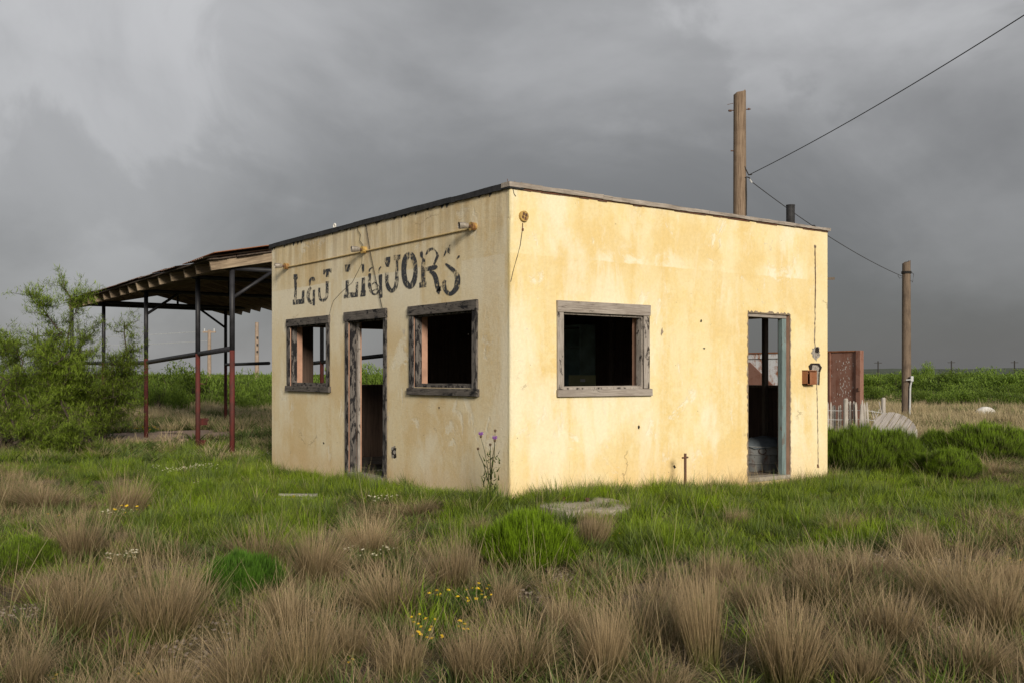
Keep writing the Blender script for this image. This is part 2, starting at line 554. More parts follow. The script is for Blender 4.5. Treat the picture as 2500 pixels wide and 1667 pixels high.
def paint_letters():
    m, t = new_mat('worn black sign paint')
    co = t.n('ShaderNodeTexCoord').outputs['Object']
    g = t.noise(t.mapping(co, (1, 1, .55)), 34, 8, .75, .6)
    b = t.noise(co, 5.5, 5, .6)
    a = t.math('ADD', t.math('MULTIPLY', g, .68), t.math('MULTIPLY', b, .40))
    alpha = t.math('SUBTRACT', 1.0, t.math('MULTIPLY', t.step(a, .535, .60), .9))
    c = t.ramp(t.noise(co, 60, 4, .6), [(.3, (.022, .024, .03)), (.7, (.085, .088, .095))])
    finish(t, c, .85, alpha=alpha, spec=.1)
    return m


M['letters'] = paint_letters()


def ground_mat():
    m, t = new_mat('dry soil and gravel')
    co = t.n('ShaderNodeTexCoord').outputs['Object']
    n = t.noise(co, .8, 6, .6)
    f = t.noise(co, 18, 6, .7)
    v = t.n('ShaderNodeTexVoronoi', {'Vector': co, 'Scale': 42.0})
    soil = t.ramp(f, [(.3, (.065, .048, .036)), (.55, (.125, .095, .072)), (.75, (.20, .160, .125))])
    soil = t.mix(t.math('MULTIPLY', t.step(v.outputs['Distance'], .5, .1), .45), soil, (.26, .215, .18))
    c = t.mix(t.step(n, .42, .6), soil, t.mix(f, (.060, .070, .022), (.15, .115, .06)))
    far = t.n('ShaderNodeVectorMath', operation='LENGTH')
    t.set(far.inputs[0], co)
    c = t.mix(t.step(far.outputs['Value'], 22, 60), c, t.mix(f, (.05, .078, .02), (.115, .12, .045)))
    finish(t, c, .95, t.bump(t.math('ADD', f, v.outputs['Distance']), .7, .03), spec=.1)
    return m


M['ground'] = ground_mat()


# ------------------------------------------------------------------ ground
def gz(x, y):
    """gentle unevenness, level round the store"""
    d = math.hypot(max(-x, 0, x - 5.55), max(-y, 0, y - 6.4))
    k = min(1, max(0, (d - .3) / 3))
    return .12 * math.exp(-((x - .6) ** 2 + (y - .2) ** 2) / 5.0) + k * (.10 * mnoise.noise((x * .35, y * .35, 0)) + .05 * mnoise.noise((x * 1.1, y * 1.1, 3)))


def ground_sheet():
    xs = np.concatenate([-np.geomspace(9000, 34, 22), np.linspace(-30, 50, 161), np.geomspace(54, 9000, 22)])
    ys = np.concatenate([-np.geomspace(9000, 22, 22), np.linspace(-20, 60, 161), np.geomspace(64, 9000, 22)])
    nx, ny = len(xs), len(ys)
    v = np.zeros((ny, nx, 3), np.float32)
    for j, y in enumerate(ys):
        for i, x in enumerate(xs):
            v[j, i] = (x, y, gz(x, y) if abs(x) < 60 and abs(y) < 70 else 0)
    idx = np.arange(nx * ny).reshape(ny, nx)
    q = np.stack([idx[:-1, :-1], idx[:-1, 1:], idx[1:, 1:], idx[1:, :-1]], -1).reshape(-1, 4)
    o = mesh_obj('ground', fast_mesh('ground', v.reshape(-1, 3), q, M['ground']))
    tag(o, kind='structure')


ground_sheet()

# low hills on the right-hand horizon
hb = MB()
prev = None
for i in range(61):
    a = i / 60
    px = 1500 + 1700 * a
    d = 2600.0
    h = (6 + 17 * a ** .8 + 3.5 * mnoise.noise((a * 9, 0, 0)) + 1.5 * mnoise.noise((a * 31, 2, 0))) * min(1, a * 4)
    p0 = at(px, HY, d); p0.z = -2
    p1 = at(px, HY, d + 160); p1.z = EYE + h
    p2 = at(px, HY, d + 900); p2.z = -2
    cur = [p0, p1, p2]
    if prev:
        hb.add(prev + cur, [(0, 3, 4, 1), (1, 4, 5, 2)])
    prev = cur
tag(hb.build('hills', M['hill'], smooth=True), kind='structure')

# ------------------------------------------------------------------ the store
WX, WY, WT, TOP = 5.55, 6.39, .20, 3.488
store = empty('store_building', (0, 0, 0), 'abandoned flat-roofed yellow stucco store with faded black lettering and empty windows', 'building')


def rect_sign(px0, px1, ytop, ybot, ref='left'):
    pr = px0 if ref == 'left' else px1
    z1, z0 = on_sign(pr, ytop).z, on_sign(pr, ybot).z
    return on_sign(px1, 900).y, on_sign(px0, 900).y, z0, z1      # a0, a1, z0, z1


def rect_sun(px0, px1, ytop, ybot):
    return on_sun(px0, 900).x, on_sun(px1, 900).x, on_sun(px0, ybot).z, on_sun(px0, ytop).z


winA = rect_sign(703, 806, 780, 952)
doorA = rect_sign(845, 946, 763.7, 1159)
winB = rect_sign(1001.5, 1167.4, 748.7, 960)
winC = rect_sun(1358.6, 1583, 733.9, 968.6)
doorD = rect_sun(1826, 1928, 764, 1149.6)
FLOOR = .10


def inset(r, s, t=None, b=None):
    return (r[0] + s, r[1] - s, r[2] + (s if b is None else b), r[3] - (s if t is None else t))


def wall(name, axis, face, inner, lo, hi, holes, ext, label):
    """wall slab with real openings. axis: direction it runs along; face / inner: its outer and inner plane"""
    cuts_a = sorted({lo, hi, *[h[0] for h in holes], *[h[1] for h in holes]})
    zb = -.25
    cuts_z = sorted({zb, TOP, *[h[2] for h in holes], *[h[3] for h in holes]})
    # finer cells so that the wall can be slightly uneven
    def P(a, z, plane):
        return (plane, a, z) if axis == 'y' else (a, plane, z)
    mb = MB()
    for a0, a1 in zip(cuts_a, cuts_a[1:]):
        for z0, z1 in zip(cuts_z, cuts_z[1:]):
            am, zm = (a0 + a1) / 2, (z0 + z1) / 2
            if any(h[0] < am < h[1] and h[2] < zm < h[3] for h in holes):
                continue
            mb.mi = 0
            mb.add([P(a0, z0, face), P(a1, z0, face), P(a1, z1, face), P(a0, z1, face)], [(0, 1, 2, 3)])
            mb.mi = 1
            mb.add([P(a0, z0, inner), P(a1, z0, inner), P(a1, z1, inner), P(a0, z1, inner)], [(0, 1, 2, 3)])
    for (a0, a1, z0, z1) in holes:
        mb.mi = 2
        for q in (((a0, z0), (a1, z0)), ((a0, z1), (a1, z1)), ((a0, z0), (a0, z1)), ((a1, z0), (a1, z1))):
            mb.add([P(*q[0], face), P(*q[1], face), P(*q[1], inner), P(*q[0], inner)], [(0, 1, 2, 3)])
    mb.mi = 0
    for a in (lo, hi):
        mb.add([P(a, zb, face), P(a, TOP, face), P(a, TOP, inner), P(a, zb, inner)], [(0, 1, 2, 3)])
    mb.add([P(lo, TOP, face), P(hi, TOP, face), P(hi, TOP, inner), P(lo, TOP, inner)], [(0, 1, 2, 3)])
    o = mb.build(name, [ext, M['inside'], M['reveal']], store)
    o['label'] = label
    return o


hA = inset(winA, .085, .10, .07)
hDA = (doorA[0] + .075, doorA[1] - .075, FLOOR, doorA[3] - .11)
hB = inset(winB, .085, .11, .08)
hC = inset(winC, .075, .12, .075)
hD = (doorD[0], doorD[1], FLOOR, doorD[3])
back_win = (.62, 2.35, 1.31, 2.24)
side_win = (.45, 1.95, 1.32, 2.31)
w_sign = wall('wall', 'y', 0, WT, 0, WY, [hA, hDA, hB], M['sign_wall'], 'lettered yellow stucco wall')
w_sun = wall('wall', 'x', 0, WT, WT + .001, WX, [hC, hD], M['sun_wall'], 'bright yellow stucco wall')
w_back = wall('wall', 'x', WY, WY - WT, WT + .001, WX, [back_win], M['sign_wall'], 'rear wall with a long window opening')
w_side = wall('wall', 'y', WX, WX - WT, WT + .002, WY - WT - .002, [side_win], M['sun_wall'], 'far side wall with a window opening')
# the bright wall's stucco returns round the corner: a thin corner skin closes the end of the lettered wall
cs = MB()
nk = 90
cv_ = []
for k in range(nk + 1):
    z_ = -.25 + (TOP + .25) * k / nk
    chip = max(0, mnoise.noise((0, 3, z_ * 9)) - .35) * .02
    ox, oy = .005 + .004 * mnoise.noise((1, 0, z_ * 2.2)) - chip, .005 + .004 * mnoise.noise((5, 0, z_ * 2.6)) - chip
    cv_ += [(-.0006, .05, z_), (-max(ox, .001), .008 + chip, z_), (.004 + chip, -max(oy, .001) - .0035, z_), (.05, -.0042, z_), (WT + .02, -.0042, z_)]
cf_ = []
for k in range(nk):
    i = k * 5
    cf_ += [(i + j, i + j + 1, i + j + 6, i + j + 5) for j in range(4)]
cs.add(cv_, cf_)
cs.build('corner_skin', M['sun_wall'], store)

MB().span((WT, WT, FLOOR - .12), (WX - WT, WY - WT, FLOOR)).build('floor', M['floor'], store)
MB().span((WT, WT, 2.98), (WX - WT, WY - WT, 3.04)).build('ceiling', M['ceiling'], store)
roof = MB().span((.02, .02, 3.40), (WX - .02, WY - .02, 3.466)).build('roof', M['roofing'], store)

# black tar edging over the lettered wall, in lapped lengths
y0 = -.03
while y0 < WY:
    L = min(random.uniform(1.0, 1.5), WY + .05 - y0)
    m = MB()
    n = 14
    for k in range(n):
        a, b = y0 + L * k / n, y0 + L * (k + 1) / n
        dz = random.uniform(-.006, .003)
        m.span((-.03, a, 3.478 + dz), (.16, b + .002, 3.538 + .006 * mnoise.noise((a * 1.7, 0, 0)) + .004 * (int(y0 * 7) % 2)))
    m.build('tar_strip', M['tar'], roof)
    y0 += L
# weathered boards over the bright wall
x0 = -.035
for L, tilt in ((1.35, .006), (1.25, -.004), (1.2, .004), (1.05, -.006), (.80, .0)):
    m = MB()
    L = min(L, WX + .03 - x0)
    n = 9
    for k in range(n):
        a, b = x0 + L * k / n, x0 + L * (k + 1) / n
        top = 3.542 + .009 * mnoise.noise((a * 3, 1, 0)) - .004 * x0
        m.span((a, -.035 + .006 * mnoise.noise((a * 2, 4, 0)), 3.489 + tilt * k / n), (b + .001, .12, top), jit=.003)
    m.build('roof_board', M['board_roof'], roof)
    x0 += L - .004
# dark strip standing in for the shadow gap under the boards
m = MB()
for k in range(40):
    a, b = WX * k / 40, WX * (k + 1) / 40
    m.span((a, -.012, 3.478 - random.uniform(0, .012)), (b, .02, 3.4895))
m.build('shadow_strip', M['rust_dark'], roof)

# stove pipe, vent, insulator on the roof
p = at(1930, 540, 15.2)
m = MB()
m.tube([(p.x, p.y, 3.44), (p.x, p.y, at(1930, 501, 15.2).z)], .066, 14, caps=False)
m.tube([(p.x, p.y, 3.6), (p.x, p.y, 3.62)], .071, 14)
m.tube([(p.x, p.y, at(1930, 503, 15.2).z), (p.x, p.y, at(1930, 501, 15.2).z)], .069, 14)
m.build('stove_pipe', M['tar'], roof, smooth=False)
p = at(1986, 545, 14.6)
m = MB()
m.tube([(p.x, p.y, 3.44), (p.x, p.y, 3.60)], .026, 10)
m.tube([(p.x, p.y, 3.585), (p.x, p.y, 3.63), (p.x, p.y, 3.66)], [.040, .042, .02], 10)
m.build('roof_vent', M['tar'], roof)
p = on_sign(817, 552, .06)
m = MB()
m.tube([(p.x, p.y, 3.50), (p.x, p.y, p.z - .03)], .012, 8)
for q in range(12):
    a0, a1 = q * math.pi / 6, (q + 1) * math.pi / 6
    m.tube([(p.x, p.y + .028 * math.cos(a0), p.z + .028 * math.sin(a0)), (p.x, p.y + .028 * math.cos(a1), p.z + .028 * math.sin(a1))], .012, 6)
m.build('insulator', M['white_enamel'], roof)
# weeds of wire at the corner of the roof
for k in range(9):
    m = MB()
    b = Vector((random.uniform(0, .25), random.uniform(0, .2), 3.53))
    m.tube([b, b + Vector((random.uniform(-.02, .02), 0, random.uniform(.02, .07)))], .004, 4)
    m.build('nail', M['rust_dark'], roof)


# ---- window and door frames
def board(parent, name, axis, plane, a0, a1, z0, z1, proud, back, mat, tilt=0.0, jit=.004):
    m = MB()
    if axis == 'y':
        m.span((plane - proud, a0, z0), (plane + back, a1, z1), jit=jit)
    else:
        m.span((a0, plane - proud, z0), (a1, plane + back, z1), jit=jit)
    o = m.build(name, mat, parent, bevel=.004)
    return o


def liner(axis, h, d0, d1, th, mat, parent, label, sides='LRTB'):
    """frame lining the opening: uprights, head and sill pieces"""
    a0, a1, z0, z1 = h
    m = MB()
    def add(p, q, r, s):
        lo, hi = ((d0, p, r), (d1, q, s)) if axis == 'y' else ((p, d0, r), (q, d1, s))
        m.span(lo, hi)
    if 'L' in sides: add(a0 - .003, a0 + th, z0, z1)
    if 'R' in sides: add(a1 - th, a1 + .003, z0, z1)
    if 'T' in sides: add(a0 + th, a1 - th, z1 - th, z1 + .003)
    if 'B' in sides: add(a0 + th, a1 - th, z0 - .003, z0 + th)
    o = m.build('window_frame' if 'B' in sides else 'door_frame', mat, parent)
    o['label'] = label
    return o


def trim_sign(outer, hole, door=False):
    a0, a1, z0, z1 = outer
    z0 = z0 if not door else -.02
    lab = 'dark weathered door frame in the lettered wall' if door else 'dark weathered window frame in the lettered wall'
    fr = liner('y', hole, .012, .10, .028, M['frame_dark_z'], store, lab, 'LRT' if door else 'LRTB')
    top_h = z1 - hole[3] + .012
    board(fr, 'header_board', 'y', 0, a0 - .008, a1 + .012, z1 - top_h, z1, .034, -.002, M['frame_dark_y'])
    board(fr, 'side_board', 'y', 0, a0, hole[0] + .012, z0 + (0 if door else .075), z1 - top_h - .003, .024, -.002, M['frame_dark_z'])
    board(fr, 'side_board', 'y', 0, hole[1] - .012, a1, z0 + (0 if door else .075), z1 - top_h - .003, .024, -.002, M['frame_dark_z'])
    if door:
        board(fr, 'threshold', 'y', 0, hole[0], hole[1], FLOOR - .05, FLOOR + .035, .03, .12, M['frame_grey_z'])
        board(fr, 'stop_board', 'y', 0, hole[1] - .10, hole[1] - .03, FLOOR + .03, hole[3] - .03, -.10, .135, M['frame_grey_z'])
    else:
        board(fr, 'sill_board', 'y', 0, a0 - .03, a1 + .025, z0 - .01, z0 + .072, .045, -.002, M['frame_dark_y'])
        board(fr, 'inner_sill', 'y', 0, hole[0] + .02, hole[1] - .02, hole[2] + .02, hole[2] + .05, -.02, .09, M['frame_dark_y'])
    return fr


trim_sign(winA, hA)
trim_sign(winB, hB)
trim_sign(doorA, hDA, True)

fr = liner('x', hC, .012, .10, .028, M['frame_grey_z'], store, 'pale grey weathered window frame in the bright wall')
a0, a1, z0, z1 = winC
board(fr, 'header_board', 'x', 0, a0 - .005, a1 + .01, z1 - .125, z1, .036, -.002, M['frame_grey_x'])
board(fr, 'side_board', 'x', 0, a0, hC[0] + .012, z0 + .085, z1 - .128, .026, -.002, M['frame_grey_z'])
board(fr, 'side_board', 'x', 0, hC[1] - .014, a1, z0 + .085, z1 - .128, .026, -.002, M['frame_grey_z'])
board(fr, 'sill_board', 'x', 0, a0 - .006, a1 + .03, z0, z0 + .082, .046, -.002, M['frame_grey_x'])
board(fr, 'inner_sill', 'x', 0, hC[0] + .02, hC[1] - .02, hC[2] + .02, hC[2] + .045, -.02, .10, M['frame_grey_x'])

# bright wall door: no trim left, blue post on the right, broken plaster edge
fr = MB()
fr.span((hD[1] - .115, .03, FLOOR), (hD[1] - .03, .105, hD[3] - .05))
fr = fr.build('door_frame', M['blue_jamb'], store, bevel=.006)
fr['label'] = 'flaking pale blue door post in the bright wall'
board(fr, 'header_board', 'x', 0, hD[0] + .005, hD[1] - .035, hD[3] - .048, hD[3] - .005, -.02, .16, M['frame_grey_x'])
board(fr, 'threshold', 'x', 0, hD[0] + .002, hD[1] - .002, FLOOR - .035, FLOOR + .022, .018, .19, M['concrete'])


def ragged(hole, plane, mat, name, wid=.03, amp=.028):
    """broken plaster lip round an opening, a few mm proud"""
    a0, a1, z0, z1 = hole
    path = []
    for (pa, pz), (qa, qz), nrm in (((a0, z0), (a0, z1), (-1, 0)), ((a0, z1), (a1, z1), (0, 1)), ((a1, z1), (a1, z0), (1, 0))):
        n = max(6, int(math.hypot(qa - pa, qz - pz) / .035))
        for k in range(n + 1):
            s = k / n
            o = max(.004, wid * (.55 if nrm[0] < 0 else 1) + random.uniform(-amp, amp) * .7)
            path.append(((pa + (qa - pa) * s, pz + (qz - pz) * s), nrm, o))
    m = MB()
    v = []
    for (a, z), nr, o in path:
        v.append((a - nr[0] * .004, plane - .005, z - nr[1] * .004))
        v.append((a + nr[0] * o, plane - .0025, z + nr[1] * o))
        v.append((a + nr[0] * (o * .5), plane - .012, z + nr[1] * (o * .5)))
    fs = []
    for k in range(len(path) - 1):
        i = k * 3
        fs += [(i, i + 3, i + 5, i + 2), (i + 2, i + 5, i + 4, i + 1)]
    m.add(v, fs)
    return m.build(name, mat, store)


ragged(hD, 0, M['mortar'], 'plaster_edge', .022, .022)

# stud in the middle of the side window, and studs below it
p = at(1868, 900, 14.6)
m = MB()
m.span((WX - WT - .10, .865, FLOOR), (WX - WT - .012, .915, 2.98))
m.build('stud', M['stud'], store)
for yy in (2.9, 4.2):
    MB().span((WX - WT - .06, yy, FLOOR), (WX - WT - .005, yy + .08, 2.98)).build('stud', M['stud'], store)
# boards of the rear window sill
MB().span((back_win[0] - .05, WY - WT - .05, back_win[2] - .03), (back_win[1] + .05, WY - WT - .003, back_win[2])).build('window_sill', M['stud'], store)
MB().span((WX - WT - .05, side_win[0] - .05, side_win[2] - .04), (WX - WT - .003, side_win[1] + .05, side_win[2])).build('window_sill', M['stud'], store)

# ---- lettering, stroke by stroke on the wall plane
def C1(x, y): return (660 + x / 7.84, 580 + y / 7.84)
def C2(x, y): return (900 + x / 7.84, 560 + y / 7.84)


LOFF = -.0045


def letter(parts, fn):
    m = MB()
    for kind, *a in parts:
        if kind == 'p':
            m.poly([on_sign(*fn(x, y), LOFF) for x, y in a[0]])
        else:
            pts, wd = a
            n = len(pts)
            # smooth the polyline
            P2 = [Vector((x, y, 0)) for x, y in pts]
            W2 = wd if isinstance(wd, list) else [wd] * n
            S, SW = [], []
            for i in range(n - 1):
                pa, pb, pc, pd = P2[max(i - 1, 0)], P2[i], P2[i + 1], P2[min(i + 2, n - 1)]
                for k in range(6):
                    q = k / 6
                    S.append(.5 * ((2 * pb) + (pc - pa) * q + (2 * pa - 5 * pb + 4 * pc - pd) * q * q + (3 * pb - pa - 3 * pc + pd) * q ** 3))
                    SW.append(W2[i] + (W2[i + 1] - W2[i]) * q)
            S.append(P2[-1]); SW.append(W2[-1])
            v, f = [], []
            for i, p in enumerate(S):
                tg = (S[min(i + 1, len(S) - 1)] - S[max(i - 1, 0)]).normalized()
                nn = Vector((-tg.y, tg.x, 0)) * SW[i] * .5
                v += [on_sign(*fn(p.x + nn.x, p.y + nn.y), LOFF), on_sign(*fn(p.x - nn.x, p.y - nn.y), LOFF)]
            for i in range(len(S) - 1):
                f.append((2 * i, 2 * i + 1, 2 * i + 3, 2 * i + 2))
            m.add(v, f)
    return m.build('letter', M['letters'], w_sign)


letter([('p', [(440, 710), (527, 700), (522, 795), (510, 800), (502, 1190), (598, 1180), (608, 1020), (652, 1010), (650, 1265), (430, 1292), (430, 1195), (450, 1190), (460, 1000), (455, 800), (440, 795)])], C1)
letter([('s', [(828, 840), (822, 790), (790, 785), (758, 830), (752, 925)], [60, 60, 45, 45, 30]),
        ('s', [(775, 950), (738, 1030), (722, 1130), (750, 1225), (795, 1262)], [40, 60, 58, 55, 40]),
        ('p', [(812, 1010), (855, 1000), (852, 1300), (810, 1300)]),
        ('s', [(750, 1225), (790, 1210), (815, 1190)], 26)], C1)
letter([('p', [(1010, 618), (1170, 590), (1166, 685), (1118, 650), (1118, 760), (1062, 760), (1062, 650), (1040, 710), (1012, 712)]),
        ('s', [(1086, 840), (1086, 1000), (1080, 1120), (1040, 1190), (1000, 1205), (955, 1180), (938, 1110), (938, 965)], [52, 54, 56, 56, 52, 50, 44, 40])], C1)
letter([('p', [(1425, 525), (1530, 515), (1528, 645), (1505, 620), (1500, 660), (1440, 655)]),
        ('p', [(1440, 830), (1505, 815), (1495, 1060), (1630, 1045), (1635, 860), (1686, 850), (1676, 1135), (1405, 1170), (1407, 1075), (1440, 1068)])], C1)
letter([('p', [(1745, 512), (1797, 505), (1795, 640), (1768, 685), (1752, 640)]),
        ('p', [(1750, 775), (1810, 768), (1815, 1010), (1826, 1015), (1824, 1125), (1720, 1135), (1720, 1035), (1742, 1015)])], C1)
letter([('s', [(1960, 570), (1905, 610), (1890, 660)], [20, 28, 20]),
        ('s', [(1905, 690), (1896, 800), (1903, 950), (1930, 1040), (1980, 1088), (2040, 1072), (2075, 1010)], [50, 62, 64, 50, 36, 30, 26]),
        ('s', [(2120, 560), (2090, 600), (2075, 690)], [22, 28, 20]),
        ('p', [(2068, 715), (2142, 705), (2138, 880), (2148, 1150), (2085, 1165), (2080, 900)]),
        ('s', [(1950, 900), (2000, 860), (2070, 930)], [18, 24, 18]), ('s', [(1950, 1030), (2010, 1000), (2070, 990)], [18, 24, 20])], C1)
letter([('p', [(300, 545), (415, 525), (415, 610), (388, 720), (340, 722), (302, 620)]),
        ('s', [(352, 820), (352, 1010), (380, 1120), (440, 1180), (505, 1125), (535, 1000), (540, 820), (543, 600)], [72, 74, 80, 74, 72, 72, 60, 40]),
        ('p', [(482, 500), (610, 485), (606, 570), (575, 580), (560, 640), (520, 640), (515, 590), (485, 590)])], C2)
ring = []
for k in range(25):
    a = 2 * math.pi * k / 24 + .1
    ring.append((785 + 112 * math.sin(a) - 6 * math.cos(a), 786 - 302 * math.cos(a) - 14 * math.sin(a)))
letter([('s', ring, [84 + 26 * abs(math.cos(2 * math.pi * k / 24 + .1)) - 8 * math.sin(2 * math.pi * k / 24) for k in range(25)])], C2)
letter([('p', [(980, 440), (1020, 410), (1048, 470), (1040, 540), (1084, 570), (1086, 1000), (1112, 1005), (1112, 1105), (970, 1120), (970, 1020), (1010, 1010), (1005, 690), (1022, 560), (985, 520)]),
        ('s', [(1095, 490), (1150, 405), (1220, 378), (1280, 410), (1318, 500), (1300, 560), (1250, 680)], [18, 60, 50, 22, 46, 50, 36]),
        ('s', [(1080, 775), (1200, 745), (1270, 725), (1310, 700)], [70, 90, 90, 40]),
        ('s', [(1170, 800), (1250, 860), (1290, 960), (1315, 1080), (1345, 1190)], [60, 90, 92, 92, 90]),
        ('p', [(1396, 1078), (1350, 1255), (1290, 1190), (1330, 1060), (1360, 1100)])], C2)
letter([('p', [(1430, 530), (1470, 390), (1562, 290), (1556, 480), (1530, 470), (1500, 425), (1462, 500)]),
        ('s', [(1470, 660), (1560, 735), (1650, 815), (1700, 910), (1700, 1020), (1675, 1130), (1600, 1220), (1530, 1230), (1470, 1165), (1448, 1090), (1448, 1020), (1470, 975)],
         [30, 70, 84, 100, 108, 100, 80, 76, 76, 76, 70, 40]),
        ('p', [(1682, 575), (1712, 505), (1748, 505), (1735, 545)])], C2)

# ---- lamps on the conduit
def flood(px, py, parent=store):
    c = on_sign(px, py, 0)
    m = MB()
    m.tube([c + Vector((0.0, 0, 0)), c + Vector((-.055, 0, 0))], .046, 12)
    m.tube([c + Vector((-.055, 0, 0)), c + Vector((-.062, 0, 0))], .050, 12)
    o = m.build('lamp_holder', M['box_yellow'], parent)
    m = MB()
    m.tube([c + Vector((-.06, 0, 0)), c + Vector((-.10, .01, .005))], .016, 8)
    m.build('arm', M['rust_dark'], o)
    m = MB()
    m.tube([c + Vector((-.095, .008, .004)), c + Vector((-.135, .016, .004)), c + Vector((-.20, .03, 0))], [.030, .037, .040], 12, caps=False)
    m.tube([c + Vector((-.135, .016, .004)), c + Vector((-.14, .017, .004))], .035, 12)
    m.build('socket', M['socket'], o)


for q in ((1160, 554), (893, 611), (703, 651)):
    flood(*q)
m = MB()
pts = [on_sign(703, 652, -.016), on_sign(800, 633, -.014), on_sign(893, 613, -.016), on_sign(1015, 587, -.013), on_sign(1160, 556, -.016)]
m.tube(pts, .0095, 8)
m.build('conduit', M['conduit'], store)
# loose wires hanging down the lettered wall
def wire(pix, r=.006, off=-.015, fn=on_sign, name='wire', parent=store, mat=None):
    m = MB()
    m.tube([fn(x, y, off) for x, y in pix], r, 5)
    return m.build(name, mat or M['wire'], parent)


wire([(893, 545), (903, 612), (917, 680), (934, 757)], .0048, -.02)
wire([(875, 550), (872, 560), (880, 573), (878, 588), (884, 596), (888, 606)], .0036)
wire([(884, 625), (883, 645), (860, 690), (832, 715), (814, 735), (808, 752), (804, 770)], .0028, -.003)
# round box on the bright wall with a hanging wire
c = on_sun(1276, 529, 0)
m = MB()
m.tube([c, c + Vector((0, -.035, 0))], .058, 14)
o = m.build('junction_box', M['box_yellow'], store)
m = MB()
for k in range(4):
    a = k * math.pi / 2 + .5
    q = c + Vector((.026 * math.cos(a), -.0365, .028 * math.sin(a)))
    m.box(q, (.024, .006, .03), jit=.003)
m.build('rusted_slot', M['rust_dark'], o)
wire([(1276, 545), (1276, 562)], .005, -.012, on_sun, mat=M['rust_dark'])
m = MB(); m.box(on_sun(1276, 561, -.006), (.022, .012, .026), jit=.003); m.build('bracket', M['rust_dark'], store)
wire([(1275, 563), (1270, 600), (1262, 630), (1252, 665), (1247, 688)], .0045, -.008, on_sun)
wire([(1252, 462), (1255, 474), (1259, 480)], .005, -.006, on_sun)

# cable scar, broken patches and the rusted switch box by the door
def scar(pix, wd, name='cable_scar', mat=None, off=-.003):
    m = MB()
    v, f = [], []
    n = 0
    for (xa, ya), (xb, yb) in zip(pix, pix[1:]):
        k = max(2, int(abs(yb - ya) / 5))
        for s in range(k):
            q = s / k
            w_ = wd * random.uniform(.35, 1.25)
            cc = on_sun(xa + (xb - xa) * q + random.uniform(-.5, .5), ya + (yb - ya) * q, off)
            v += [cc + Vector((-w_ / 2, 0, 0)), cc + Vector((w_ / 2, 0, 0))]
            n += 1
    for i in range(n - 1):
        f.append((2 * i, 2 * i + 1, 2 * i + 3, 2 * i + 2))
    m.add(v, f)
    return m.build(name, mat or M['mortar'], store)


scar([(1990, 598), (1991, 700), (1990, 780), (1989, 830), (1991, 850)], .026)
scar([(1990, 600), (1991, 612)], .05)
wire([(1990, 600), (1991, 650), (1991, 700), (1990, 752)], .006, -.007, on_sun, mat=M['rust_dark'])
scar([(1994, 938), (1996, 1000), (1997, 1060), (1998, 1140)], .020)
m = MB(); m.box(on_sun(1997, 1137, -.004), (.03, .01, .05), jit=.006); m.build('bracket', M['rust_dark'], store)


def blot(px, py, rx, ry, mat, name, off=-.004, n=26, amp=.25, parent=store, fn=on_sun):
    m = MB()
    pts = []
    for k in range(n):
        a = 2 * math.pi * k / n
        r = 1 + random.uniform(-amp, amp)
        pts.append(fn(px + rx * r * math.cos(a), py + ry * r * math.sin(a), off))
    m.poly(pts)
    return m.build(name, mat, parent)


blot(1992, 862, 11, 17, M['lath'], 'bare_patch', -.003)
blot(1995, 854, 5, 8, M['dark_hole'], 'hole', -.006)
m = MB()
m.poly([on_sun(x, y, -.003) for x, y in [(1975, 895), (1982, 886), (1996, 889), (2002, 886), (2006, 898), (2001, 908), (2001, 938), (1982, 938), (1983, 905), (1976, 902)]])
m.build('bare_patch', M['lath'], store)
m = MB()
m.poly([on_sun(x, y, -.006) for x, y in [(1974, 893), (1980, 886), (1999, 886), (2007, 896), (2002, 909), (1998, 906), (2001, 897), (1996, 891), (1984, 890), (1982, 902), (1977, 903)]])
m.poly([on_sun(x, y, -.006) for x, y in [(1999, 909), (2002, 909), (2001, 939), (1998, 939)]])
m.build('hole', M['dark_hole'], store)
a, b = on_sun(1958, 903, 0), on_sun(1982, 938, 0)
m = MB()
m.span((a.x, -.085, b.z), (a.x + .012, -.001, a.z))
m.span((b.x - .012, -.085, b.z), (b.x, -.001, a.z))
m.span((a.x, -.085, b.z), (b.x, -.001, b.z + .012))
m.span((a.x, -.085, a.z - .012), (b.x, -.001, a.z))
m.span((a.x + .014, -.02, b.z + .014), (b.x - .014, -.002, a.z - .014))
sb = m.build('switch_box', M['rust'], store)
m = MB()
m.box(((a.x + b.x) / 2 + .02, -.09, (a.z + b.z) / 2 - .01), (abs(b.x - a.x) * .7, .006, (a.z - b.z) * .86), jit=.006)
m.build('box_lid', M['rust'], sb)
# chips, holes and stains on both walls
for px, py, rx, ry in ((1560, 1042, 3.2, 4.2), (1647, 1139, 3, 4), (1712, 784, 3, 4), (1719, 850, 2.2, 2.2)):
    blot(px, py, rx, ry, M['dark_hole'], 'hole', -.003, 9, .4)
blot(1616, 810, 3.2, 9, M['mortar'], 'chip', -.0025, 10, .4)
for px, py, rx, ry in ((790, 1081, 1.6, 3), (1072, 994, 1.3, 2.5), (1143, 816, 1.2, 2)):
    blot(px, py, rx, ry, M['dark_hole'], 'hole', -.003, 9, .4, fn=on_sign)
blot(961, 1104, 6.5, 15, M['dark_hole'], 'hole', -.003, 20, .3, fn=on_sign)
m = MB()
for (x, y, s) in ((958, 1094, 4), (963, 1103, 4.5), (959, 1113, 4), (963, 1090, 3)):
    m.poly([on_sign(x + s * .8 * math.cos(k), y + s * 1.1 * math.sin(k), -.006) for k in np.linspace(0, 5.6, 7)])
m.build('chip', M['lath'], store)
for k in range(18):
    py_ = 452 + random.uniform(0, 0)
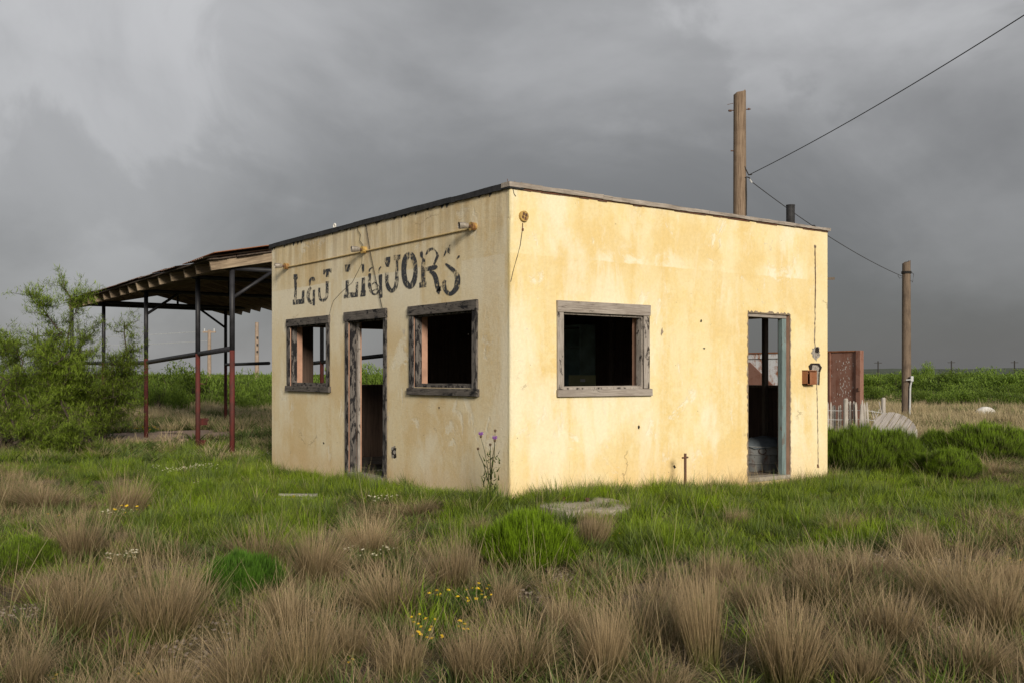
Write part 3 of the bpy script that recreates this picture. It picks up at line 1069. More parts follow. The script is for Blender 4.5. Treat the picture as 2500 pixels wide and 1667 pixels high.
for k in range(26):                      # drips of tar below the edging
    yy = random.uniform(.2, WY)
    m = MB()
    hh = random.uniform(.008, .045)
    m.poly([(-.006, yy - random.uniform(.01, .05), 3.48), (-.006, yy + random.uniform(.01, .05), 3.48), (-.006, yy + .008, 3.468 - hh), (-.006, yy - .006, 3.468 - hh * .7)])
    m.build('tar_drip', M['tar'], roof)
# splintered boards sticking out past the far corner
m = MB()
q = on_sun(2021, 680, 0)
m.box((WX + .10, .07, q.z), (.24, .05, .035), Matrix.Rotation(R(-4), 4, 'Y'), jit=.012)
m.build('broken_board', M['stud'], store)
m = MB()
for k in range(3):
    m.box((WX + .035, .06, q.z - .06 - .05 * k), (.07, .04, .02), jit=.006)
m.build('broken_board', M['stud'], store)

# ------------------------------------------------------------------ things inside the store
sh = empty('shelf_unit', (5.0, 5.3, FLOOR), 'teal painted wooden shelving against the dark inner wall', 'shelf')
for yy in (4.70, 5.92):
    MB().span((5.0, yy, FLOOR), (WX - WT - .003, yy + .04, 2.35)).build('side_panel', M['teal'], sh)
for zz in (.35, .95, 1.45, 1.95, 2.32):
    MB().span((5.02, 4.742, zz), (WX - WT - .004, 5.918, zz + .03)).build('shelf', M['teal'], sh)
MB().span((WX - WT - .02, 4.742, FLOOR), (WX - WT - .005, 5.918, 2.3)).build('back_panel', M['teal'], sh)
p = at(1421, 950, 15.4)
ct = empty('counter', (p.x, p.y, FLOOR), 'low dark wooden counter inside behind the bright wall window', 'counter')
MB().span((p.x - .30, p.y - .9, 1.02), (p.x + .45, p.y + .35, 1.06)).build('top', M['stud'], ct)
MB().span((p.x - .24, p.y - .85, FLOOR), (p.x + .40, p.y + .30, 1.02)).build('body', M['inside'], ct)
bxz = at(1421, 915, 15.4).z
ob = empty('cardboard_box', (p.x, p.y, 1.06), 'olive cardboard box with a white label on the counter inside', 'box')
rot = -math.atan2(FWD[0], FWD[1])
MB().box((p.x, p.y, (1.06 + bxz) / 2), (.40, .30, bxz - 1.06), rot).build('carton', M['olive'], ob, bevel=.004)
f = Vector((FWD[0], FWD[1], 0))
lp = at(1422, 928, 15.4)
lp.z = at(1422, 928, 15.25).z
MB().box((p.x - f.x * .153, p.y - f.y * .153, lp.z), (.075, .004, .045), rot).build('paper_label', M['label_paper'], ob)

p = on_sun(1862, 1100, .75)
tub = empty('wash_tub', (p.x, p.y, FLOOR), 'round galvanised wash tub on the floor inside the bright wall door', 'tub')
m = MB()
m.tube([(p.x, p.y, FLOOR), (p.x, p.y, FLOOR + .18), (p.x, p.y, FLOOR + .36)], [.27, .30, .33], 28, caps=False)
m.tube([(p.x, p.y, FLOOR + .002), (p.x, p.y, FLOOR + .01)], .265, 28)
body = m.build('bucket_body', M['galv'], tub, smooth=True)
m = MB()
for zz in (.12, .25, .355):
    rr = .27 + .06 * zz / .36 + .006
    ring3 = [(p.x + rr * math.cos(a), p.y + rr * math.sin(a), FLOOR + zz) for a in np.linspace(0, 2 * math.pi, 29)]
    m.tube(ring3, .008, 6, caps=False)
m.build('rim', M['galv'], tub)
m = MB()
hd = (C0 - p); hd.z = 0; hd.normalize()
sd = Vector((-hd.y, hd.x, 0))
hc = p + hd * .325
m.tube([Vector((hc.x, hc.y, FLOOR + .30)) + sd * .05 * math.cos(a) + Vector((0, 0, .045 * math.sin(a))) for a in np.linspace(0, 2 * math.pi, 15)], .006, 6)
m.build('handle', M['rust_dark'], tub)
rag = MB()
n = 16
rv = [(p.x, p.y, FLOOR + .50)]
for k in range(n):
    a = 2 * math.pi * k / n
    rv.append((p.x + .20 * math.cos(a), p.y + .20 * math.sin(a), FLOOR + .46 + random.uniform(-.03, .02)))
for k in range(n):
    a = 2 * math.pi * k / n
    rv.append((p.x + .35 * math.cos(a), p.y + .35 * math.sin(a), FLOOR + .355 + random.uniform(-.03, .02)))
rf = [(0, 1 + k, 1 + (k + 1) % n) for k in range(n)] + [(1 + k, 1 + n + k, 1 + n + (k + 1) % n, 1 + (k + 1) % n) for k in range(n)]
rag.add(rv, rf)
tag(rag.build('tarpaulin', plain('grey blue tarpaulin', (.115, .135, .15), .8, .3, 5), smooth=True), 'crumpled grey tarpaulin heaped over the wash tub', 'tarpaulin')
# litter on the floor inside
for k in range(26):
    if k < 13:
        x, y = random.uniform(.3, 1.6), random.uniform(2.6, 4.8)
    else:
        x, y = random.uniform(3.4, 5.2), random.uniform(.35, 1.8)
    if math.hypot(x - p.x, y - p.y) < .42:
        continue
    m = MB()
    L = random.uniform(.12, .5)
    m.box((x, y, FLOOR + .012), (L, random.uniform(.04, .16), .018), Matrix.Rotation(random.uniform(0, 3), 4, 'Z') @ Matrix.Rotation(random.uniform(-.06, .06), 4, 'Y'), jit=.006)
    light_ = k % 3 == 0
    tag(m.build('board_scrap', M['picket'] if light_ else M['stud']),
        'scrap of pale board lying on the floor inside the store' if light_ else 'scrap of dark board lying on the floor inside the store', 'board', 'litter on the store floor')

# ------------------------------------------------------------------ canopy behind the store
can_o = cam_xy(-4.94, 17.57)
def cdir(a, b): return (a * RGT[0] + b * FWD[0], a * RGT[1] + b * FWD[1])
cw = cdir(-.5636, .8260)      # along the ridge, away from the store
cp = cdir(.8260, .5636)       # across, along the rafters


def can(t, s, z): return Vector((can_o[0] + cw[0] * t + cp[0] * s, can_o[1] + cw[1] * t + cp[1] * s, z))


canopy = empty('canopy', can(6, 1.8, 0), 'open canopy of red and black steel pipes with a sagging timber roof', 'canopy')
slope = .20
RIDGE_S, EAVE0, EAVE1 = 1.95, -.42, 4.15


def roof_z(s):   # underside of the rafters
    return 3.27 + slope * (s - EAVE0) if s < RIDGE_S else 3.27 + slope * (RIDGE_S - EAVE0) - .24 * (s - RIDGE_S)


def pipe(parent, name, a, b, r, mat, sides=10, mid=None):
    m = MB()
    m.tube([a, *(mid or []), b], r, sides)
    return m.build(name, mat, parent, smooth=True)


def post(t, s, zpaint=1.88, r=.046, top=None):
    top = top or roof_z(s) + .0
    a = can(t, s, -.2); b = can(t, s, zpaint); c = can(t, s, top)
    o = pipe(canopy, 'post', a, b, r, M['red_pipe'])
    pipe(o, 'upper_post', b, c, r * 1.002, M['black_pipe'])
    return o


posts1 = [(0, 0), (2.0, 0), (5.85, 0), (10.1, 0), (12.2, -.38)]
posts2 = [(4.38, 3.6), (11.27, 3.6), (.3, 3.6)]
for t_, s_ in posts1:
    post(t_, s_, 1.9 - .012 * t_)
for t_, s_ in posts2:
    post(t_, s_, 1.78)
# cross beams and braces
for t_ in (0, 2.0, 5.85, 10.1, 11.27):
    z_ = roof_z(0) - .01
    pipe(canopy, 'beam', can(t_, -.12, z_), can(t_, 3.75, roof_z(3.6) - .02 if t_ > 9 else z_), .042, M['black_pipe'])
for t_, sgn, s_ in ((0, 1, 0), (5.85, 1, 0), (11.27, -1, 3.6), (4.38, -1, 3.6)):
    z_ = roof_z(0) - .02
    pipe(canopy, 'brace', can(t_, s_, z_ - .52), can(t_, s_ + sgn * .75, z_), .032, M['black_pipe'])
# small king posts
for t_ in (5.85, 10.1):
    pipe(canopy, 'brace', can(t_, 1.9, roof_z(0)), can(t_, 1.9, roof_z(1.9)), .03, M['black_pipe'])
# bent rail along the near row, straight ones on the far row
pipe(canopy, 'rail', can(12.2, -.33, 1.79), can(0, -.01, 1.93), .048, M['black_pipe'], mid=[can(10.1, .03, 1.76), can(8.2, .05, 1.735), can(5.85, .03, 1.745), can(4.0, .03, 1.81), can(2.0, .02, 1.87)])
pipe(canopy, 'rail', can(11.3, 3.6, 1.76), can(7.8, 3.6, 1.77), .045, M['black_pipe'])
pipe(canopy, 'rail', can(4.9, 3.6, 1.74), can(.2, 3.6, 1.90), .045, M['black_pipe'])
# little fittings on the second post
m = MB(); m.box(can(2.0, .10, .56), (.14, .09, .12), .4); m.tube([can(2.0, .05, .60), can(2.0, .2, .60)], .03, 8); m.build('fitting', M['red_pipe'], canopy)
pipe(canopy, 'hook', can(2.0, .05, 1.30), can(2.0, .17, 1.40), .014, M['rust_dark'], 6, mid=[can(2.0, .16, 1.29)])
m = MB(); m.box(can(2.0, .09, .06), (.10, .08, .30), .4); m.build('fitting', M['red_pipe'], canopy)
# rafters, each a board
nraf = 16
crot = math.atan2(cp[1], cp[0])
for i in range(nraf):
    t_ = -.12 + 12.45 * i / (nraf - 1)
    for (sa, sb) in ((EAVE0 + random.uniform(-.03, .03), RIDGE_S), (RIDGE_S, EAVE1 + random.uniform(-.05, .05))):
        za, zb_ = roof_z(sa + .001), roof_z(sb - .001 if sb > RIDGE_S else sb - .001)
        L = math.hypot(sb - sa, zb_ - za)
        ang = math.atan2(zb_ - za, sb - sa)
        mat_ = Matrix.Rotation(crot, 4, 'Z') @ Matrix.Rotation(-ang, 4, 'Y')
        m = MB()
        m.box((0, 0, 0), (L, .05, .165), jit=.003)
        o = m.build('rafter', M['rafter'])
        c = can(t_, (sa + sb) / 2, (za + zb_) / 2 + .082)
        o.parent = canopy
        o.matrix_parent_inverse = Matrix.Translation(-canopy.location)
        o.matrix_basis = Matrix.Translation(c) @ mat_
# roof deck: lapped boards then tin, uneven edges
for side, (sa, sb) in enumerate(((EAVE0 - .06, RIDGE_S), (RIDGE_S, EAVE1 + .05))):
    nb = 15
    for i in range(nb):
        s0, s1 = sa + (sb - sa) * i / nb, sa + (sb - sa) * (i + 1) / nb
        m = MB()
        g = .004
        z0, z1 = roof_z(max(s0, EAVE0) + .0005) + .17, roof_z(s1 - .0005) + .17
        t0, t1 = -.20 + random.uniform(-.04, .05), 12.45 + random.uniform(-.06, .06)
        v = [can(t0, s0 + g, z0), can(t1, s0 + g, z0), can(t1, s1 - g, z1), can(t0, s1 - g, z1)]
        v += [q + Vector((0, 0, .024)) for q in v]
        m.add(v, [(0, 3, 2, 1), (4, 5, 6, 7), (0, 1, 5, 4), (1, 2, 6, 5), (2, 3, 7, 6), (3, 0, 4, 7)])
        m.build('deck_board', M['deck'], canopy)
    # corrugated sheets
    ns = 14
    for i in range(ns):
        t0, t1 = -.22 + 12.75 * i / ns, -.22 + 12.75 * (i + 1) / ns + .05
        if side == 0 and i in (1,):
            continue
        v, f = [], []
        nc = 18
        sag = random.uniform(-.012, .03)
        s_lo = sa - .05 + random.uniform(-.05, .05)
        for k in range(nc + 1):
            tt = t0 + (t1 - t0) * k / nc
            zz = .010 * math.cos(k * math.pi) + .21 + .006 * (i % 2)
            v.append(can(tt, s_lo, roof_z(max(s_lo, EAVE0) + .001) + zz + (sag if side == 0 else 0)))
            v.append(can(tt, sb, roof_z(sb - .001) + zz))
        for k in range(nc):
            f.append((2 * k, 2 * k + 1, 2 * k + 3, 2 * k + 2))
        m = MB(); m.add(v, f)
        m.build('roof_sheet', M['tin'], canopy)
# two loose sheets curling up, as over both ends
m = MB()
for (t0, t1) in ((9.8, 12.5), (-.25, 1.5)):
    v = [can(t0, EAVE0 + .02, roof_z(-.2) + .25), can(t1, EAVE0 - .02, roof_z(-.2) + .20), can(t1, 1.4, roof_z(1.4) + .26), can(t0, 1.4, roof_z(1.4) + .29)]
    v += [q + Vector((0, 0, .012)) for q in v]
    m.add(v, [(0, 3, 2, 1), (4, 5, 6, 7), (0, 1, 5, 4), (1, 2, 6, 5), (2, 3, 7, 6), (3, 0, 4, 7)])
m.build('loose_sheet', M['rust'], canopy)
# slab under it
m = MB()
v = [can(5.0, -.6, .06), can(8.2, -.6, .06), can(8.2, 2.4, .06), can(4.8, 2.3, .06)]
v += [q - Vector((0, 0, .3)) for q in v]
m.add(v, [(0, 1, 2, 3), (0, 4, 5, 1), (1, 5, 6, 2), (2, 6, 7, 3), (3, 7, 4, 0)])
tag(m.build('concrete_slab', M['slab']), 'pinkish concrete slab on the ground under the pipe canopy', 'slab')

# ------------------------------------------------------------------ poles and cables
def timber_pole(name, label, px, top, d, rad, mat, lean=0.0, group='timber poles behind the store'):
    base = at(px, HY, d); base.z = 0
    ztop = at(px, top, d).z
    o = empty(name, base, label, 'pole', None)
    m = MB()
    n = 22
    v, f = [], []
    rows = 14
    for i in range(rows + 1):
        s = i / rows
        for k in range(n):
            a = 2 * math.pi * k / n
            rr = rad * (1.10 - .16 * s) * (1 + .035 * mnoise.noise((math.cos(a) * 1.6, math.sin(a) * 1.6, s * 3 + px)))
            z = -.3 + (ztop + .3) * s
            if i == rows:
                z += .05 * math.cos(a + .7) + random.uniform(-.03, .02)
            v.append(base + Vector((rr * math.cos(a) + lean * s, rr * math.sin(a), z)))
    for i in range(rows):
        for k in range(n):
            f.append((i * n + k, i * n + (k + 1) % n, (i + 1) * n + (k + 1) % n, (i + 1) * n + k))
    f.append(tuple(rows * n + k for k in range(n)))
    m.add(v, f)
    m.build('shaft', mat, o, smooth=False)
    return o, base, ztop


pole1, b1, zt1 = timber_pole('utility_pole', 'tall bare brown timber pole cut off slanting, rising behind the store roof', 1806, 226, 22, .142, M['pole'])
pole2, b2, zt2 = timber_pole('utility_pole', 'shorter dark timber pole beside the grey conduit and picket fence', 2213, 640, 32, .135, M['pole_grey'])
rdir = Vector((RGT[0], RGT[1], 0))
fdir = Vector((FWD[0], FWD[1], 0))


def on_pole(b, px, py, d, off=0): return at(px, py, d) - fdir * off


m = MB()
m.tube([at(1778, 271, 22), at(1833, 267, 22)], .011, 6)
m.tube([at(1779, 271, 21.98), at(1786, 271, 21.98)], .024, 6)
m.tube([at(1826, 267, 21.98), at(1830, 267, 21.98)], .022, 6)
m.build('through_bolt', M['rust_dark'], pole1)
m = MB(); m.tube([at(1776, 256, 22), at(1790, 253, 22)], .006, 5); m.build('spike', M['rust_dark'], pole1)
m = MB(); m.tube([at(1784, 369, 22), at(1792, 369, 22)], .014, 5); m.build('spike', M['rust_dark'], pole1)
m = MB()
m.tube([at(1817, 405, 21.9), at(1823, 418, 21.9), at(1828, 428, 21.9), at(1836, 427, 21.9)], .012, 6)
m.tube([at(1817, 435, 21.9), at(1823, 433, 21.9), at(1829, 434, 21.9), at(1836, 445, 21.9)], .013, 6)
m.tube([at(1822, 434, 21.9), at(1823, 480, 21.9), at(1822, 526, 21.9)], .011, 6)
m.tube([at(1822, 434, 21.9), at(1821, 470, 21.9), at(1823, 526, 21.9)], .007, 6)
m.build('service_loop', M['wire'], pole1)
m = MB(); m.tube([at(1830, 438, 21.88), at(1836, 447, 21.88)], .018, 6); m.build('clamp', M['grey_pipe'], pole1)
# cable 1: to a pole behind the viewer's right
a = at(1828, 428, 21.9)
bq = at(2600, -26, 13.0)
m = MB()
pts = []
for k in range(41):
    s = k / 40
    q = a.lerp(bq, s)
    q.z -= .10 * 4 * s * (1 - s)
    pts.append(q)
m.tube(pts, .0085, 5)
tag(m.build('overhead_cable', M['wire']), 'black overhead cable rising from the tall pole across the sky', 'cable')
a, bq = at(1836, 445, 21.9), at(2205, 676, 31.9)
m = MB()
pts = []
for k in range(41):
    s = k / 40
    q = a.lerp(bq, s)
    q.z -= .17 * 4 * s * (1 - s)
    pts.append(q)
m.tube(pts, .009, 5)
tag(m.build('overhead_cable', M['wire']), 'black overhead cable sagging between the tall pole and the shorter pole', 'cable')
# fittings on pole 2
m = MB()
for k in range(3):
    zz = at(2213, 664 + 2 * k, 32).z
    m.tube([b2 + Vector((.15 * math.cos(a_), .15 * math.sin(a_), zz)) for a_ in np.linspace(0, 2 * math.pi, 15)], .012, 5)
m.tube([at(2224, 664, 31.9), at(2231, 670, 31.9), at(2228, 690, 31.9), at(2224, 685, 31.9)], .008, 5)
m.tube([at(2192, 672, 31.9), at(2196, 680, 31.9), at(2205, 678, 31.9)], .007, 5)
m.build('wire_binding', M['wire'], pole2)
m = MB()
m.tube([at(2221, 1014, 31.8), at(2222, 950, 31.8), at(2223, 940, 31.8), at(2226, 928, 31.8)], .03, 8)
m.build('conduit', M['grey_pipe'], pole2)
m = MB(); m.box(at(2226, 924, 31.75), (.09, .09, .17), rot); m.build('meter_head', M['grey_pipe'], pole2, bevel=.01)
m = MB(); m.tube([at(2212, 927, 31.7), at(2224, 926, 31.7)], .02, 6); m.build('bracket', M['grey_pipe'], pole2)

# distant poles of the line on the left
for px, top, d, arms, lab in ((511, 806, 62, 1, 'far pale utility pole with a short crossarm beyond the scrub'), (627, 787, 58, 3, 'far pale utility pole with small insulators beside the store edge')):
    base = at(px, HY, d); base.z = 0
    zt = at(px, top, d).z
    o = empty('utility_pole', base, lab, 'pole')
    m = MB(); m.tube([base - Vector((0, 0, .3)), Vector((base.x, base.y, zt))], [.14, .10], 10); m.build('shaft', M['pale_pole'], o)
    if arms == 1:
        m = MB(); m.box((base.x, base.y, zt - .12), (.8, .1, .1), rot); m.build('crossarm', M['pale_pole'], o)
        for e in (-.3, .3):
            m = MB(); q = Vector((base.x, base.y, zt + .0)) + rdir * e; m.tube([q - Vector((0, 0, .08)), q + Vector((0, 0, .09))], .04, 8); m.build('insulator', M['grey_pipe'], o)
    else:
        for e in (.9, 1.3, 1.7):
            m = MB(); q = Vector((base.x, base.y, zt - e)) - fdir * .12 + rdir * .06; m.tube([q - Vector((0, 0, .06)), q + Vector((0, 0, .06))], .05, 8); m.build('insulator', M['wire'], o)
# faint wires of that line
for (ya, yb, pa, pb) in ((826, 808, -200, 511), (842, 832, -200, 511)):
    m = MB()
    p0, p1 = at(pa, ya, 72), at(pb, yb, 62)
    m.tube([p0.lerp(p1, k / 10) - Vector((0, 0, .25 * 4 * (k / 10) * (1 - k / 10))) for k in range(11)], .012, 4)
    tag(m.build('power_line', M['grey_pipe']), 'thin pale power line running to the far crossarm pole', 'power line', 'far power lines')
for px, top, d in ((2144, 881, 330), (2323, 880, 330), (2477, 880, 330)):
    base = at(px, HY, d); base.z = 0
    zt = at(px, top, d).z
    o = empty('utility_pole', base, 'tiny dark utility pole on the horizon beyond the scrub', 'pole', 'poles on the horizon')
    m = MB(); m.tube([base, Vector((base.x, base.y, zt))], .22, 6); m.build('shaft', M['wire'], o)
    m = MB(); m.box((base.x, base.y, zt - .6), (2.4, .2, .2), rot); m.build('crossarm', M['wire'], o)

# ------------------------------------------------------------------ rusted steel bin wall behind the store
bx_c = at(2100, HY, 24)
vy = Vector((0, 1, 0))
ux = Vector((1, 0, 0))
bin_ = empty('steel_bin', (bx_c.x, bx_c.y, 0), 'tall brown and white rusted steel bin side behind the store', 'bin')
zt = at(2100, 855, 24).z
def bp(t, s, z): return (bx_c.x + s, bx_c.y + t, z)
m = MB(); m.span(bp(0.09, 0, .15), bp(1.55, .05, zt - .02)); m.build('panel', M['brown_steel'], bin_)
m = MB(); m.span(bp(1.56, .02, .15), bp(4.2, .06, zt - .12)); m.build('panel', M['white_steel'], bin_)
m = MB(); m.span(bp(-.05, -.06, .12), bp(.09, .08, zt)); m.build('corner_post', M['brown_steel'], bin_, bevel=.012)
m = MB(); m.span(bp(.82, -.028, .14), bp(.88, -.002, zt - .03)); m.build('rib', M['brown_steel'], bin_, bevel=.008)
m = MB(); m.span(bp(.095, -.03, zt - .03), bp(4.2, .07, zt)); m.build('top_rail', M['rust'], bin_)
m = MB(); m.span(bp(1.57, -.01, zt - .16), bp(4.2, .018, zt - .032)); m.build('top_rail', M['white_steel'], bin_)
g = [bp(2.2, -.02, .9), bp(4.2, -.02, .9), bp(4.2, -.02, zt - .25), bp(3.35, -.02, zt - .25)]
m = MB(); m.add(g + [(x - .02, y, z) for x, y, z in g], [(0, 1, 2, 3), (4, 7, 6, 5), (0, 4, 5, 1), (1, 5, 6, 2), (2, 6, 7, 3), (3, 7, 4, 0)]); m.build('gusset', M['brown_steel'], bin_)
m = MB(); m.tube([bp(-.02, -.08, 1.08), bp(-.02, -.08, 1.16)], .03, 8); m.build('latch', M['rust_dark'], bin_)
m = MB(); m.span(bp(-.05, .09, .12), bp(.03, 1.2, .22)); m.build('foot_rail', M['rust'], bin_)
m = MB()
for k in range(150):
    tq = random.triangular(.15, 1.3, .35); zq = random.uniform(.75, zt - .15)
    if abs((tq - .30) - (zq - 1.5) * -.25) > .22 and random.random() < .7:
        continue
    s_ = random.uniform(.006, .016)
    hgt = random.uniform(.01, .07)
    m.add([bp(tq, -.003, zq), bp(tq + s_, -.003, zq + .004), bp(tq + s_ * .7, -.003, zq + hgt), bp(tq + .002, -.003, zq + hgt * .8)], [(0, 1, 2, 3)])
m.build('paint_flake', M['flaked'], bin_)

# ------------------------------------------------------------------ lath fence, spool end, debris
fence = empty('picket_fence', at(2070, HY, 21) * Vector((1, 1, 0)) if False else (at(2070, HY, 21).x, at(2070, HY, 21).y, 0), 'bleached lath picket fence sagging behind the green shrubs', 'fence')
px = 1985.0
while px < 2126:
    d = 21.2 + .3 * math.sin(px * .05)
    b = at(px, HY, d); b.z = -.05
    topz = at(px, 983 - 4 * math.exp(-((px - 2100) / 25) ** 2) + random.uniform(-5, 6), d).z
    lean = random.uniform(-.035, .035) - (.10 if px > 2105 else 0) * (px - 2105) / 20
    wd = random.uniform(.030, .042)
    m = MB()
    tp = b + rdir * lean + Vector((0, 0, topz + .05))
    v = []
    for (c_, h_, w_) in ((b, 0, wd), (b.lerp(tp, .94), 0, wd), (tp, 0, wd * .3)):
        for sx, sy in ((-1, -1), (1, -1), (1, 1), (-1, 1)):
            v.append(c_ + rdir * sx * w_ / 2 + fdir * sy * .006)
    m.add(v, [(0, 1, 5, 4), (1, 2, 6, 5), (2, 3, 7, 6), (3, 0, 4, 7), (4, 5, 9, 8), (5, 6, 10, 9), (6, 7, 11, 10), (7, 4, 8, 11), (8, 9, 10, 11), (3, 2, 1, 0)])
    m.build('picket', M['picket'], fence)
    px += random.uniform(5.0, 7.6)
for px, lean, tpy in ((2131, -.10, 1000), (2137, -.18, 1002), (2143, .18, 998), (2149, -.12, 980)):
    d = 21.4
    b = at(px, HY, d); b.z = -.05
    tz = at(px, tpy, d).z
    m = MB()
    m.tube([b - rdir * lean * 1.5, Vector((b.x, b.y, tz)) + rdir * lean * .2], [.02, .012], 4)
    m.build('picket', M['picket'], fence)
for px, py, r_ in ((2065, 972, .048), (2157, 970, .045)):
    d = 21.1 if px < 2100 else 21.5
    b = at(px, HY, d); b.z = -.1
    m = MB(); m.tube([b, Vector((b.x, b.y, at(px, py, d).z - .03)), Vector((b.x, b.y, at(px, py, d).z))], [r_, r_, r_ * .75], 10); m.build('fence_post', M['picket'], fence)
for zpy in (1000, 1022):
    m = MB(); m.tube([at(1985, zpy, 21.15), at(2050, zpy + 2, 21.15), at(2110, zpy, 21.15), at(2157, zpy + 8, 21.4)], .006, 5); m.build('fence_wire', M['grey_pipe'], fence)

sp_c = at(2186, 1050, 20.0)
spool = empty('cable_spool_end', (sp_c.x, sp_c.y, 0), 'round grey plank end of a cable spool leaning among the shrubs', 'spool')
SR = .43
Mx = Matrix.Translation(sp_c) @ Matrix((( *rdir, 0), (*(Vector((0, 0, 1)) * .80 + fdir * .60), 0), (*(rdir.cross(Vector((0, 0, .80)) + fdir * .60)), 0), (0, 0, 0, 1))).transposed() @ Matrix.Rotation(R(52), 4, 'Z')
nb = 7
for i in range(nb):
    y0, y1 = -SR + 2 * SR * i / nb + .006, -SR + 2 * SR * (i + 1) / nb - .006
    xs_ = []
    for y in np.linspace(y0, y1, 5):
        xs_.append((math.sqrt(max(SR * SR - y * y, 1e-4)), y))
    out = [(x, y) for x, y in xs_] + [(-x, y) for x, y in xs_[::-1]]
    n = len(out)
    v = [Vector((x, y, .02)) for x, y in out] + [Vector((x, y, -.02)) for x, y in out]
    f = [tuple(range(n)), tuple(range(2 * n - 1, n - 1, -1))] + [(k, (k + 1) % n, n + (k + 1) % n, n + k) for k in range(n)]
    m = MB(); m.add(v, f)
    o = m.build('plank', M['spool'])
    o.parent = spool
    o.matrix_parent_inverse = Matrix.Translation(-spool.location)
    o.matrix_basis = Mx @ Matrix.Translation((0, 0, random.uniform(-.006, .006)))

# white cast-off basin and pipe in the dry grass
q = ground(2408, 1017)
bs = empty('broken_basin', (q.x, q.y, 0), 'broken white basin lying on its side in the dry grass', 'basin')
m = MB()
v, f = [], []
for i in range(9):
    for k in range(17):
        a_, e_ = math.pi * k / 16, (i / 8) * math.pi * .62
        v.append(Vector((q.x, q.y, .02)) + rdir * (.40 * math.cos(a_ * 1.0) * math.sin(e_ + .02)) + Vector((0, 0, .34 * math.sin(a_) * math.sin(e_ + .02))) - fdir * (.3 * (math.cos(e_) - .2)))
for i in range(8):
    for k in range(16):
        f.append((i * 17 + k, i * 17 + k + 1, (i + 1) * 17 + k + 1, (i + 1) * 17 + k))
m.add(v, f)
m.build('shell', M['white_enamel'], bs, smooth=True)
d_ = depth_of(1012)
m = MB(); m.tube([at(2414, 998, d_), at(2425, 1003, d_), at(2440, 1015, d_)], .035, 6); tag(m.build('bent_pipe', M['white_enamel']), 'bent white pipe sticking up beside the broken basin', 'pipe')
m = MB(); d_ = depth_of(1013); m.box(at(2385, 1004, d_) , (.9, .5, .06), Matrix.Rotation(rot, 4, 'Z') @ Matrix.Rotation(R(6), 4, 'Y'), jit=.03); tag(m.build('dark_sheet', M['rust_dark']), 'dark flat sheet of scrap beside the broken basin', 'scrap')
for px, py in ((2120, 962),):
    q = at(px, HY, 60); q.z = 0
    m = MB(); m.tube([q, Vector((q.x, q.y, at(px, 949, 60).z))], .05, 6)
    tag(m.build('marker_post', M['white_enamel']), 'small white marker post standing in front of the far scrub', 'post')

# ------------------------------------------------------------------ near the store: slab, stake, crate
m = MB()
out = []
for x, y in ((1316, 1237), (1325, 1226), (1376, 1214), (1412, 1207), (1450, 1209), (1500, 1219), (1532, 1229), (1540, 1236), (1532, 1243), (1490, 1247), (1440, 1244), (1380, 1250)):
    g_ = ground(x, y - 2, .148)
    g_.y = min(g_.y, -.03)
    out.append(g_)
n = len(out)
m.add([*out, *[q - Vector((0, 0, .4)) for q in out]], [tuple(range(n))] + [(k, (k + 1) % n, n + (k + 1) % n, n + k) for k in range(n)])
csl = m.build('concrete_step', M['concrete'])
tag(csl, 'broken pale concrete slab in the grass below the bright wall', 'slab')
for px, py in ((1376, 1222), (1405, 1214), (1434, 1224)):
    m = MB()
    g_ = ground(px, py, .148)
    m.tube([g_ - Vector((0, 0, .05)), g_ + Vector((.005, 0, .035 if px != 1405 else .065))], .014 if px != 1405 else .02, 6)
    m.box(g_ + Vector((0, 0, .036 if px != 1405 else .066)), (.035, .035, .016), .4, jit=.004)
    m.build('rusted_bolt', M['rust_dark'], csl)
st = on_sun(1673, 1190, -.32)
stake = empty('metal_stake', (st.x, st.y, 0), 'thin rusty stake with a short crossbar in front of the bright wall', 'stake')
ztop = on_sun(1673, 1106, -.32).z
MB().tube([(st.x, st.y, -.1), (st.x, st.y, ztop)], .0165, 6).build('rod', M['rust_dark'], stake)
MB().tube([(st.x - .05, st.y, ztop - .05), (st.x + .045, st.y, ztop - .048)], .011, 6).build('crossbar', M['rust_dark'], stake)
g_ = ground(728, 1204, .10)
cr = empty('wooden_frame', (g_.x, g_.y, 0), 'flat grey frame of two weathered boards half buried in the green grass', 'boards')
for k, (off, zz) in enumerate(((.0, .085), (.22, .06))):
    m = MB(); m.box((g_.x - fdir.x * off, g_.y - fdir.y * off, zz), (.44, .07, .03), rot - .10 + .06 * k, jit=.006); m.build('board', M['spool'], cr)
for e in (-.17, .17):
    m = MB(); m.box((g_.x - fdir.x * .11 + rdir.x * e, g_.y - fdir.y * .11 + rdir.y * e, .045), (.05, .30, .03), rot, jit=.006); m.build('board', M['spool'], cr)


